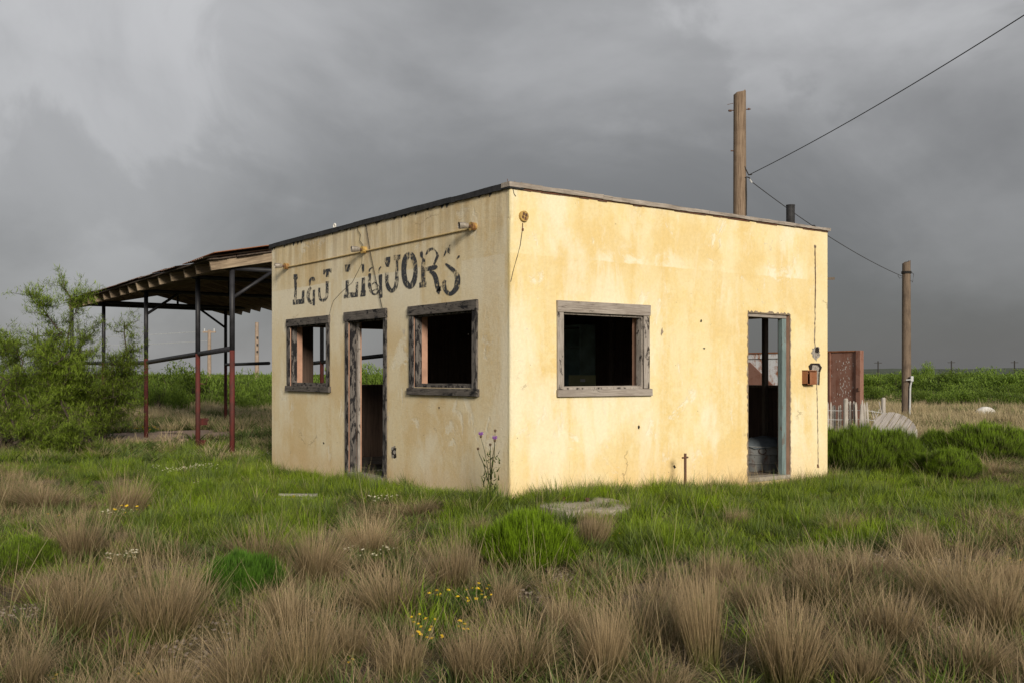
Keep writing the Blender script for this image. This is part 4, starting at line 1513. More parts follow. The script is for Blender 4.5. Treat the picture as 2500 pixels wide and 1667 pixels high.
# ================================================================== vegetation
def blades(n, base, az, lean, curve, length, width, segs=3, wob=.0):
    """n tapering blades -> verts, quads, t, r"""
    P = np.array(base, float).copy()
    verts = np.zeros((n, segs + 1, 2, 3))
    tt = np.zeros((n, segs + 1, 2))
    side_a = az + np.pi / 2 + rng.uniform(-.9, .9, n)
    side = np.stack([np.cos(side_a), np.sin(side_a), np.zeros(n)], 1)
    A = az.copy()
    for k in range(segs + 1):
        s = k / segs
        wd = width * (1 - s) ** .8 * .5 + width * .06
        verts[:, k, 0] = P - side * wd[:, None]
        verts[:, k, 1] = P + side * wd[:, None]
        tt[:, k] = s
        ang = lean + curve * (s + .5 / segs)
        A = A + rng.normal(0, wob, n)
        st_ = (length / segs)[:, None]
        P = P + st_ * np.stack([np.sin(ang) * np.cos(A), np.sin(ang) * np.sin(A), np.cos(ang)], 1)
    i0 = (np.arange(n)[:, None] * (segs + 1) + np.arange(segs)[None]) * 2
    q = np.stack([i0, i0 + 1, i0 + 3, i0 + 2], -1).reshape(-1, 4)
    r = np.repeat(rng.random(n), (segs + 1) * 2)
    return verts.reshape(-1, 3), q, tt.ravel(), r


def tuft_mesh(name, mat, n, rad, h, lean=(.05, .5), curve=(.1, .7), width=.004, hv=.35, segs=3, wob=.08):
    a = rng.uniform(0, 2 * np.pi, n)
    rr = rad * np.sqrt(rng.random(n))
    base = np.stack([rr * np.cos(a), rr * np.sin(a), np.full(n, -.02)], 1)
    az = a + rng.normal(0, .7, n)
    u = rng.random(n) * .75 + .25 * rr / max(rad, 1e-6)
    ln = lean[0] + (lean[1] - lean[0]) * u
    cv = curve[0] + (curve[1] - curve[0]) * rng.random(n)
    L = h * (1 - hv * rng.random(n)) * (1 + .1 * rng.normal(0, 1, n).clip(-2, 2))
    W = width * rng.uniform(.6, 1.3, n)
    v, q, t_, r_ = blades(n, base, az, ln, cv, L, W, segs, wob)
    return fast_mesh(name, v, q, mat, {'t': t_, 'r': r_})


hidden = []


def proto(name, me):
    o = bpy.data.objects.new(name, me)
    hidden.append(o)
    return o


def scatter(name, label, cat, protos, pts, rotz, scl, tilt=.12, pid=None):
    """one object: tufts instanced on points by geometry nodes"""
    n = len(pts)
    c = bpy.data.collections.new(name + '_source')
    for i, o in enumerate(protos):
        o.name = '%s_%02d' % (name, i)
        c.objects.link(o)
    me = bpy.data.meshes.new(name)
    me.vertices.add(n)
    me.vertices.foreach_set('co', np.asarray(pts, np.float32).ravel())
    rt = np.stack([rng.normal(0, tilt, n), rng.normal(0, tilt, n), rotz], 1)
    me.attributes.new('rot', 'FLOAT_VECTOR', 'POINT').data.foreach_set('vector', rt.astype(np.float32).ravel())
    me.attributes.new('scl', 'FLOAT_VECTOR', 'POINT').data.foreach_set('vector', np.asarray(scl, np.float32).ravel())
    if pid is None:
        pid = rng.integers(0, len(protos), n)
    me.attributes.new('pid', 'INT', 'POINT').data.foreach_set('value', np.asarray(pid, np.int32))
    o = bpy.data.objects.new(name, me)
    col.objects.link(o)
    ng = bpy.data.node_groups.new(name, 'GeometryNodeTree')
    ng.interface.new_socket('Geometry', in_out='INPUT', socket_type='NodeSocketGeometry')
    ng.interface.new_socket('Geometry', in_out='OUTPUT', socket_type='NodeSocketGeometry')
    N, Lk = ng.nodes, ng.links
    gi, go = N.new('NodeGroupInput'), N.new('NodeGroupOutput')
    ci = N.new('GeometryNodeCollectionInfo')
    ci.inputs['Collection'].default_value = c
    ci.inputs['Separate Children'].default_value = True
    ci.inputs['Reset Children'].default_value = True
    ip = N.new('GeometryNodeInstanceOnPoints')
    ip.inputs['Pick Instance'].default_value = True

    def named(nm, typ):
        a = N.new('GeometryNodeInputNamedAttribute')
        a.data_type = typ
        a.inputs['Name'].default_value = nm
        return a.outputs[0]
    er = N.new('FunctionNodeEulerToRotation')
    Lk.new(named('rot', 'FLOAT_VECTOR'), er.inputs[0])
    Lk.new(gi.outputs[0], ip.inputs['Points'])
    Lk.new(ci.outputs[0], ip.inputs['Instance'])
    Lk.new(named('pid', 'INT'), ip.inputs['Instance Index'])
    Lk.new(er.outputs[0], ip.inputs['Rotation'])
    Lk.new(named('scl', 'FLOAT_VECTOR'), ip.inputs['Scale'])
    Lk.new(ip.outputs[0], go.inputs[0])
    md = o.modifiers.new('scatter', 'NODES')
    md.node_group = ng
    tag(o, label, cat, kind='stuff')
    return o


# ---- where grass may grow
def blocked(x, y, pad=.0):
    if -pad < x < WX + pad and -pad < y < WY + pad:
        return True
    dx_, dy_ = x - can_o[0], y - can_o[1]
    t_, s_ = dx_ * cw[0] + dy_ * cw[1], dx_ * cp[0] + dy_ * cp[1]
    if 5.1 < t_ < 8.1 and -.5 < s_ < 2.2:
        return True
    return False


slab_c = Vector((sum(q.x for q in out) / n, sum(q.y for q in out) / n, 0))


def on_slab(x, y):
    return abs(x - slab_c.x) < .50 and -.13 < y - slab_c.y < .2


GREEN = [  # centre px, centre py, radius px, radius py, weight : where the photograph's ground is green
    (700, 1170, 480, 60, 1.0), (560, 1270, 260, 70, 1.1), (1050, 1200, 260, 45, 1.0), (300, 1120, 420, 45, .9),
    (1700, 1240, 420, 70, 1.25), (1950, 1190, 380, 60, 1.1), (1560, 1330, 240, 80, .9), (1850, 1310, 330, 70, .9),
    (2250, 1230, 330, 50, .8), (1080, 1520, 90, 120, .55), (590, 1400, 90, 50, .8), (1450, 1500, 70, 100, .4),
    (60, 1350, 130, 70, .55), (1200, 1300, 160, 60, .7), (2200, 1290, 300, 45, .5)]


def greenness(px, py):
    g = 0
    for cx, cy, rx, ry, wt in GREEN:
        q = ((px - cx) / rx) ** 2 + ((py - cy) / ry) ** 2
        g = max(g, wt * math.exp(-q * .8))
    return g


def sample(d0, d1, dens, x_half=.90):
    """even random points on the ground between two distances"""
    area = x_half * (d1 ** 2 - d0 ** 2)
    n = int(area * dens)
    Z = np.sqrt(rng.uniform(d0 ** 2, d1 ** 2, n))
    X = rng.uniform(-x_half, x_half, n) * Z
    x = CAM[0] + X * RGT[0] + Z * FWD[0]
    y = CAM[1] + X * RGT[1] + Z * FWD[1]
    return x, y, Z


# ---- prototypes
dry_p = [tuft_mesh('dry%d' % i, M['dry'], nn, rr_, .42, (.03, ll), (.05, cc), .0036, hv_, 4, wb) for i, (nn, rr_, ll, cc, hv_, wb) in enumerate((
    (820, .10, .80, .75, .55, .10), (620, .13, .60, 1.15, .65, .16), (900, .08, .95, .55, .5, .08), (560, .15, 1.05, .9, .7, .2), (760, .12, .55, .5, .6, .12), (700, .09, .75, 1.4, .6, .14)))]
litter_p = [proto('lt', tuft_mesh('lit%d' % i, M['dry_pale'], 26, .16, .26, (1.05, 1.5), (.0, .25), .0042, .6, 3, .3)) for i in range(3)]
dry_small = [proto('d', tuft_mesh('drys%d' % i, M['dry'], 40, .08, .24, (.1, .95), (.0, .9), .0036, .55, 3)) for i in range(5)]
green_small = [proto('g', tuft_mesh('gr%d' % i, M['green'], 60, .10, .19, (.05, .7), (.1, .9), .0058, .55, 3)) for i in range(5)]
weeds = [proto('w', tuft_mesh('wd%d' % i, M['green_dull'], 70, .08, .22, (.05, .9), (.0, .5), .009, .6, 2)) for i in range(3)]
low_p = [proto('l', tuft_mesh('lw%d' % i, M['dry_low'], 80, .10, .13, (.2, 1.2), (.1, .8), .004, .5, 3)) for i in range(3)]
stalk_p = [proto('s', tuft_mesh('stk%d' % i, M['dry_pale'], 9, .05, .62, (.02, .4), (.05, .55), .0042, .45, 4, .05)) for i in range(3)]
far_dry = [proto('fd', tuft_mesh('fdry%d' % i, M['dry_pale'], 70, .16, .42, (.05, .6), (.05, .6), .012, .5, 2)) for i in range(3)]
far_green = [proto('fg', tuft_mesh('fgr%d' % i, M['green_dull'], 60, .22, .32, (.05, .8), (.0, .6), .022, .5, 2)) for i in range(3)]


def pack(lst):
    a = np.array(lst, float)
    return a[:, :3], rng.uniform(0, 6.28, len(a)), a[:, 3:6]


dry_pts, grn_pts, weed_pts, low_pts, stk_pts, lit_pts = [], [], [], [], [], []
for d0, d1, dens in ((2.6, 8.0, 50), (8.0, 12.5, 62), (12.5, 20, 34)):
    X, Y, Z = sample(d0, d1, dens)
    for x, y, z in zip(X, Y, Z):
        if blocked(x, y, .03) or on_slab(x, y):
            continue
        px, py, _ = to_px(x, y)
        g = greenness(px, py)
        nz = mnoise.noise((x * .9, y * .9, 5)) * .5 + mnoise.noise((x * 2.6, y * 2.6, 9)) * .35
        e = random.random()
        zz = gz(x, y)
        gg = g + nz * .55
        hs = random.uniform(.65, 1.25)
        near_wall = (-.35 < x < .0 and -.3 < y < WY) or (-.35 < y < 0 and -.3 < x < WX)
        if gg > .48 or (near_wall and e < .8):
            hs *= .95 if not near_wall else .85
            cn = mnoise.noise((x * 1.7, y * 1.7, 31))
            if cn < -.30 and not near_wall and e < .75:
                (weed_pts if e < .4 else low_pts).append((x, y, zz, 1.1, 1.1, hs * .8))
                continue
            hs *= 1 + 1.1 * cn
            grn_pts.append((x, y, zz, 1.1, 1.1, max(hs, .3)))
            if e < .22:
                weed_pts.append((x, y, zz, 1, 1, hs))
            if e > .965:
                stk_pts.append((x, y, zz, 1, 1, random.uniform(.4, .8)))
            if e > .90:
                dry_pts.append((x, y, zz, .8, .8, hs * .6))
        elif gg > .22:
            k = random.random()
            if k < .35: grn_pts.append((x, y, zz, 1, 1, hs * .8))
            elif k < .62: dry_pts.append((x, y, zz, 1, 1, hs * .75))
            elif k < .80: weed_pts.append((x, y, zz, 1, 1, hs * .9))
            else: low_pts.append((x, y, zz, 1.2, 1.2, hs))
        else:
            if random.random() < .38:
                lit_pts.append((x + random.uniform(-.2, .2), y + random.uniform(-.2, .2), zz + .01, 1, 1, 1))
            bare = mnoise.noise((x * .75 + 3, y * .75, 21)) 
            if bare < -.33 and e < .8 and z < 8.5:
                continue
            if e < .50: dry_pts.append((x, y, zz, 1.1, 1.1, hs * (1.25 if z < 8.2 else .85)))
            elif e < .66: low_pts.append((x, y, zz, 1.2, 1.2, hs))
            elif e < .82: weed_pts.append((x, y, zz, 1, 1, hs * .9))
            elif e < .93: grn_pts.append((x, y, zz, 1, 1, hs * .7))
            elif e < .985: stk_pts.append((x, y, zz, 1, 1, hs * .8))
# brown weed stalks along the foot of the bright wall
for k in range(130):
    x = random.uniform(.15, WX); y = -random.uniform(.05, .30)
    if not on_slab(x, y):
        stk_pts.append((x, y, gz(x, y), .9, .9, random.uniform(.25, .62)))
for k in range(60):
    stk_pts.append((-random.uniform(.05, .25), random.uniform(.1, WY), 0, .8, .8, random.uniform(.25, .5)))
scatter('dry_grass', 'straw coloured dry grass filling the ground between the tussocks', 'grass', dry_small, *pack(dry_pts))
scatter('green_grass', 'short bright green grass growing round the store', 'grass', green_small, *pack(grn_pts))
scatter('weeds', 'dull grey green weeds among the grasses', 'weeds', weeds, *pack(weed_pts))
scatter('low_brown_grass', 'matted low reddish brown grass close to the soil', 'grass', low_p, *pack(low_pts))
scatter('straw_stalks', 'thin pale straw stalks standing above the grass', 'grass', stalk_p, *pack(stk_pts))

lit_pts = [q_ for q_ in lit_pts if not blocked(q_[0], q_[1], .1)]
scatter('straw_litter', 'broken pale straw lying flat between the tussocks', 'straw', litter_p, *pack(lit_pts))

# farther grass: pale band before the scrub, green in between
fd, fg = [], []
X, Y, Z = sample(16, 62, 9, .92)
for x, y, z in zip(X, Y, Z):
    if blocked(x, y, .1):
        continue
    px, py, _ = to_px(x, y)
    if px > 1900:
        dryp = .15 if z < 20 else (.74 if z < 46 else .3)
    else:
        dryp = .25 if z < 20 else (.35 if z < 29 else .55)
    dryp += mnoise.noise((x * .3, y * .3, 2)) * .5
    h = random.uniform(.6, 1.2) * (1 + .8 * mnoise.noise((x * .8, y * .8, 12)))
    if px < 680 and z < 25:
        h *= .55
    if mnoise.noise((x * .55, y * .55, 17)) < -.28:
        h *= .4
    (fd if random.random() < dryp else fg).append((x, y, gz(x, y), 1.3, 1.3, h))
scatter('far_dry_grass', 'pale dry grass in front of the distant scrub', 'grass', far_dry, *pack(fd))
scatter('far_green_grass', 'green ground cover on the plain behind the store', 'grass', far_green, *pack(fg))

# pebbles on the bare soil
pm = bpy.data.meshes.new('pebble')
bm = bmesh.new()
bmesh.ops.create_icosphere(bm, subdivisions=1, radius=1)
for v in bm.verts:
    v.co *= random.uniform(.75, 1.2)
bm.to_mesh(pm); bm.free()
pm.materials.append(M['stone'])
pb = []
X, Y, Z = sample(4.0, 8.5, 300)
for x, y, z in zip(X, Y, Z):
    b_ = mnoise.noise((x * .75 + 3, y * .75, 21))
    if b_ < -.18:
        s_ = random.uniform(.004, .016)
        pb.append((x, y, gz(x, y) + s_ * .2, s_, s_, s_ * .6))
scatter('gravel', 'pale grey gravel on bare soil between tussocks', 'gravel', [proto('p', pm)], *pack(pb))

# ---- tussocks one can pick out (centre px, foot py, width px, top py)
TUSS = [(185, 1375, 160, 1235), (190, 1560, 200, 1370), (400, 1560, 260, 1368), (640, 1375, 180, 1262), (770, 1420, 170, 1275),
        (600, 1690, 210, 1480), (740, 1660, 200, 1420), (240, 1730, 220, 1600), (60, 1690, 150, 1530), (310, 1265, 120, 1155),
        (20, 1240, 90, 1110), (110, 1245, 140, 1165), (900, 1350, 160, 1258), (955, 1510, 190, 1355), (1105, 1455, 150, 1320),
        (1280, 1650, 230, 1460), (1447, 1342, 95, 1256), (1560, 1600, 230, 1400), (1640, 1570, 190, 1385),
        (1480, 1660, 160, 1480), (980, 1650, 150, 1480), (1010, 1272, 140, 1230), (1170, 1312, 70, 1265),
        (1720, 1640, 160, 1400), (1930, 1690, 270, 1480), (2040, 1490, 270, 1345), (2250, 1370, 110, 1262), (2330, 1510, 270, 1310),
        (2440, 1570, 170, 1400), (2060, 1312, 120, 1245), (2430, 1165, 140, 1115), (1800, 1290, 70, 1245), (2440, 1315, 130, 1270),
        (1380, 1560, 150, 1440), (1840, 1520, 170, 1400), (2180, 1600, 230, 1440), (2120, 1420, 150, 1330), (850, 1600, 150, 1470),
        (1150, 1660, 170, 1520), (480, 1480, 110, 1400), (700, 1530, 150, 1420), (100, 1470, 120, 1390), (1235, 1490, 110, 1400),
        (1760, 1450, 130, 1360), (2380, 1680, 200, 1530), (2100, 1700, 190, 1570), (1620, 1720, 200, 1570), (420, 1700, 170, 1590),
        (2480, 1450, 120, 1350), (1960, 1400, 120, 1335)]
TUSS_LABEL = {14: 'straw brown tussock between the yellow flower patch and the bright green bush', 3: 'greyish straw tussock right behind the low deep green bush',
              30: 'pinkish straw tussock beside the low bright broom shrub', 16: 'small reddish straw tussock between the bright green bush and the concrete slab',
              9: 'thin upright straw tussock beside cream flowers and the pale weed clump', 22: 'small straw tuft touching the bright green bush', 42: 'tall pale straw tussock standing before the bright green bush'}
for i, (px, py, wd, top) in enumerate(TUSS):
    g_ = ground(px, py)
    d = depth_of(py)
    hgt = (py - top) * d / F
    wid = wd * d / F
    me = dry_p[(i * 5 + i // 6) % 6]
    o = bpy.data.objects.new('grass_tussock', me)
    col.objects.link(o)
    o.location = (g_.x, g_.y, gz(g_.x, g_.y))
    sx = wid / .50
    o.scale = (sx * random.uniform(.85, 1.2), sx * random.uniform(.85, 1.2), hgt / .325 * random.uniform(.85, 1.15))
    o.rotation_euler = (random.uniform(-.16, .16), random.uniform(-.16, .16), random.uniform(0, 6.28))
    tag(o, 'big straw brown bunchgrass tussock with arching fine blades', 'grass tussock', 'dry bunchgrass tussocks in front of the store')
    if i in TUSS_LABEL:
        o['label'] = TUSS_LABEL[i]
# second, denser ring of blades inside the nearest ones comes from the scatter


# ---- broom-like shrubs: many upright fine stems in a dome
def broom_mesh(name, mat, n, rx, rz, seedv):
    r_ = np.random.default_rng(seedv)
    nodes = n // 22
    a = r_.uniform(0, 2 * np.pi, nodes)
    e = np.arccos(r_.uniform(.05, 1, nodes))
    lump = 1 + .10 * np.sin(3 * a + seedv) * np.sin(e) + .09 * np.sin(4 * a + 5 * e + seedv) + .07 * np.sin(7 * a - 6 * e)
    k = np.where(r_.random(nodes) < .72, r_.uniform(.80, .98, nodes), r_.uniform(.3, .8, nodes)) * lump
    c = np.stack([rx * k * np.sin(e) * np.cos(a), rx * k * np.sin(e) * np.sin(a), rz * (.20 + .80 * k * np.cos(e))], 1)
    rep = np.repeat(np.arange(nodes), 22)
    m_ = len(rep)
    base = c[rep] + r_.normal(0, rx * .05, (m_, 3)) - np.array([0, 0, rz * .10])
    base[:, 2] = np.maximum(base[:, 2], .02)
    out_a = a[rep] + r_.normal(0, .5, m_)
    lean = .75 * np.sin(e[rep]) ** 2 + r_.normal(0, .22, m_)
    v, q, t_, rr = blades(m_, base, out_a, lean, -.25 * np.sin(e[rep]) + r_.uniform(-.1, .2, m_), rz * r_.uniform(.12, .26, m_), np.full(m_, .0075) * r_.uniform(.6, 1.3, m_), 2, .05)
    rr = .55 * rr + .45 * np.repeat(r_.random(nodes)[rep], 6)
    # colour follows each stem from woody foot to fresh tip
    # woody branches
    nb_ = 60
    ab = r_.uniform(0, 2 * np.pi, nb_)
    vb, qb, tb, rb = blades(nb_, np.zeros((nb_, 3)), ab, r_.uniform(.1, 1.0, nb_), r_.uniform(-.3, .1, nb_), r_.uniform(.6, 1.0, nb_) * rz, np.full(nb_, .012), 3, .1)
    fo = fast_mesh(name, v, q, mat, {'t': t_, 'r': rr})
    wo = fast_mesh(name + '_wood', vb, qb, M['dry_low'], {'t': tb * 0 + .1, 'r': rb})
    return fo, wo


broom_b = broom_mesh('broom_bright', M['broom'], 15000, .5, .5, 3)
broom_d = [broom_mesh('broom_dark%d' % i, M['broom_dark'], 15000, .5, .5, 11 + i) for i in range(3)]
broom_deep = broom_mesh('deep', M['deep'], 12000, .5, .5, 31)


def shrub(name, meshes, px, py, wd, top, label, group=None, turn=None):
    g_ = ground(px, py)
    d = depth_of(py)
    o = empty(name, (g_.x, g_.y, gz(g_.x, g_.y)), label, 'shrub', group)
    s, h = wd * d / F, (py - top) * d / F
    o.scale = (s, s, h / .56)
    o.rotation_euler = (0, 0, random.uniform(0, 6.28) if turn is None else turn)
    for nm, me in zip(('foliage', 'stems'), meshes):
        c_ = bpy.data.objects.new(nm, me)
        col.objects.link(c_)
        c_.parent = o
    return o


shrub('green_bush', broom_b, 1290, 1390, 240, 1246, 'bright yellow green rounded bush in the middle of the dry grass')
shrub('green_bush', broom_deep, 590, 1452, 190, 1345, 'low deep green tufted bush among the brown tussocks')
SHR = [(2096, 1152, 160, 1033, 'large bright green broom shrub against the far corner of the store'),
       (2195, 1150, 120, 1040, 'upright green broom shrub in front of the spool end'),
       (2240, 1158, 90, 1098, 'small grey green broom shrub between two larger ones'),
       (2328, 1170, 130, 1090, 'low bright green broom shrub in front of the wide one'),
       (2285, 1118, 100, 1045, 'green broom shrub showing behind the low bright one'),
       (2400, 1128, 200, 1032, 'wide dark green broom shrub beside the pale dry grass'),
       (2500, 1120, 120, 1045, 'green broom shrub cut by the wide dark one at the field edge'),
       (2040, 1120, 120, 1040, 'green broom shrub close behind the store corner'),
       (2150, 1128, 130, 1036, 'green broom shrub standing before the leaning pickets')]
for i, (px, py, wd, top, lab) in enumerate(SHR):
    shrub('broom_shrub', broom_d[i % 3] if i not in (0, 3) else broom_d[0], px, py, wd, top, lab, 'broom shrubs beside the store')

# pale bushes and weeds on the left
for px, py, wd, top, lab in ((395, 1215, 70, 1160, 'pale green feathery weed clump beside the white flowers'), (500, 1225, 60, 1172, 'small pale green weed clump with cream buds'),
                             (60, 1400, 150, 1310, 'dull green leafy weed clump at the edge of the brown grass'), (2210, 1320, 100, 1275, 'grey green weed clump by the thin brown tussock')):
    shrub('weed_clump', broom_d[1], px, py, wd, top, lab)


# ---- flowering plants
def flower_plant(px, py, wd, top, mat, label, nflow, group, fr=.016):
    g_ = ground(px, py)
    d = depth_of(py)
    s, h = wd * d / F, (py - top) * d / F
    o = empty('wildflower', (g_.x, g_.y, gz(g_.x, g_.y)), label, 'flowers', group)
    nst = max(26, nflow * 3)
    a = rng.uniform(0, 2 * np.pi, nst)
    rr = s * .5 * np.sqrt(rng.random(nst))
    base = np.stack([rr * .7 * np.cos(a), rr * .7 * np.sin(a), np.full(nst, -.02)], 1)
    L = h * rng.uniform(.55, 1.05, nst)
    v, q, t_, r_ = blades(nst, base, a, .1 + .4 * rng.random(nst), rng.uniform(0, .3, nst), L, np.full(nst, .004), 3, .05)
    nl = nst * 9
    k = rng.integers(0, nst, nl)
    vv = v.reshape(nst, 4, 2, 3)
    tq = rng.integers(0, 3, nl)
    lb = vv[k, tq].mean(1)
    v2, q2, t2, r2 = blades(nl, lb, rng.uniform(0, 6.28, nl), rng.uniform(.3, 1.3, nl), rng.uniform(0, .4, nl), rng.uniform(.025, .055, nl), np.full(nl, .008), 2)
    me = fast_mesh('plant', np.concatenate([v, v2]), np.concatenate([q, q2 + len(v)]), M['deep'] if mat == 'yellow' else M['green_dull'],
                   {'t': np.concatenate([t_, t2]), 'r': np.concatenate([r_, r2])})
    c_ = mesh_obj('foliage', me, o)
    tips = vv[:, 3].mean(1)
    m = MB()
    for p_ in tips[rng.permutation(nst)[:nflow]]:
        rr_ = fr * random.uniform(.7, 1.25)
        nx, ny = random.uniform(-.5, .5), random.uniform(-.5, .5)
        nrm = Vector((nx, ny, 1)).normalized()
        e1 = nrm.orthogonal().normalized(); e2 = nrm.cross(e1)
        c0 = Vector(p_)
        vv_ = [c0 + nrm * .007] + [c0 + (e1 * math.cos(j * 1.0472) + e2 * math.sin(j * 1.0472)) * rr_ for j in range(6)] + [c0 - nrm * .006]
        m.add(vv_, [(0, 1 + j, 1 + (j + 1) % 6) for j in range(6)] + [(7, 1 + (j + 1) % 6, 1 + j) for j in range(6)])
    me = bpy.data.meshes.new('blossoms'); me.from_pydata(m.v, [], m.f); me.materials.append(M[mat])
    fo = mesh_obj('blossoms', me, o)
    return o


YL = 'low dark green plant dotted with small yellow flowers'
for px, py, wd, top, nf in ((1075, 1580, 170, 1490, 22), (1120, 1500, 170, 1440, 15), (1180, 1470, 60, 1430, 6), (130, 1270, 60, 1240, 7), (375, 1245, 40, 1225, 5), (520, 1205, 40, 1190, 6), (730, 1225, 60, 1205, 5),
                            (905, 1215, 70, 1200, 10), (1490, 1318, 60, 1300, 8), (2190, 1620, 60, 1600, 8), (2470, 1370, 50, 1350, 5), (1735, 1260, 50, 1245, 6), (1840, 1270, 40, 1255, 4), (2025, 1325, 50, 1310, 5),
                            (310, 1280, 60, 1240, 6), (340, 1645, 60, 1620, 5), (140, 1650, 50, 1630, 5), (870, 1610, 50, 1570, 4), (350, 1062, 90, 1040, 22)):
    flower_plant(px, py, wd, top, 'yellow', {1580: 'widest patch of small yellow flowers among the brown tussocks', 1062: 'yellow flowers at the foot of a canopy post by the slab', 1215: 'yellow flowers in the green grass before the lettered wall door', 1318: 'orange yellow flowers beside the small reddish tussock', 1225: 'yellow flowers beside the buried wooden frame'}.get(py, YL), nf, 'yellow wildflowers in the grass', .012 if py > 1300 else .018)
WLb = 'small plant with clusters of cream white blossoms'
for px, py, wd, top, nf in ((430, 1160, 70, 1138, 40), (500, 1152, 80, 1128, 60), (640, 1115, 50, 1100, 24), (905, 1355, 130, 1315, 46), (290, 1275, 70, 1245, 30), (300, 1370, 90, 1340, 34), (930, 1240, 90, 1215, 26),
                            (830, 1570, 90, 1535, 26), (2170, 1560, 90, 1515, 24), (500, 1195, 50, 1170, 20), (1950, 1110 + 210, 60, 1308, 12), (375, 1148, 40, 1132, 18)):
    flower_plant(px, py, wd, top, 'cream_fl', {1115: 'cream blossoms growing at the far end of the lettered wall', 1355: 'widest dome of cream blossoms in front of a straw tussock', 1240: 'cream blossoms in the green grass before the lettered wall'}.get(py, WLb), nf, 'cream wildflowers in the grass', .012)

# thistle by the corner
th = on_sign(1196, 1205, -.30)
thistle = empty('thistle', (th.x, th.y, .08), 'tall green thistle with purple flower heads by the store corner', 'thistle')
m = MB(); heads = []
for (pts_, hd_) in (([(1196, 1205), (1192, 1150), (1183, 1100), (1174, 1066)], 1), ([(1196, 1205), (1200, 1150), (1207, 1110), (1208, 1076)], 1), ([(1198, 1190), (1202, 1120), (1207, 1090), (1209, 1052)], 2),
                    ([(1194, 1180), (1180, 1130), (1170, 1108), (1167, 1096)], 2), ([(1197, 1170), (1197, 1120), (1197, 1086)], 2)):
    P_ = [on_sign(x, y, -.30 + .02 * hd_) for x, y in pts_]
    m.tube(P_, [.006 - .0014 * k for k in range(len(P_))], 5)
    heads.append((P_[-1], hd_))
m.build('stem', M['green_dull'], thistle)
nl = 110
lb = np.array([[th.x + random.uniform(-.05, .05), th.y + random.uniform(-.10, .10) * (.4 + i_ / nl), .03 + .62 * i_ / nl] for i_ in range(nl)])
v, q, t_, r_ = blades(nl, lb, rng.uniform(0, 6.28, nl), rng.uniform(.3, 1.3, nl), rng.uniform(0, .5, nl), np.linspace(.13, .05, nl), np.full(nl, .016), 3)
o = mesh_obj('leaves', fast_mesh('leaves', v, q, M['green_dull'], {'t': t_, 'r': r_}), thistle)
o.matrix_parent_inverse = Matrix.Translation(-thistle.location)
for p_, hd_ in heads:
    m = MB()
    m.tube([p_ - Vector((0, 0, .01)), p_ + Vector((0, 0, .008)), p_ + Vector((0, 0, .02))], [.008, .015, .010], 8)
    hb_ = m.build('flower_head', M['seed'], thistle)
    if hd_ == 1:
        m = MB()
        for k in range(16):
            a_ = k * .3927
            m.tube([p_ + Vector((0, 0, .016)), p_ + Vector((.024 * math.cos(a_), .024 * math.sin(a_), .034 + .01 * (k % 3)))], [.004, .006], 4)
        m.build('petals', M['purple'], hb_)


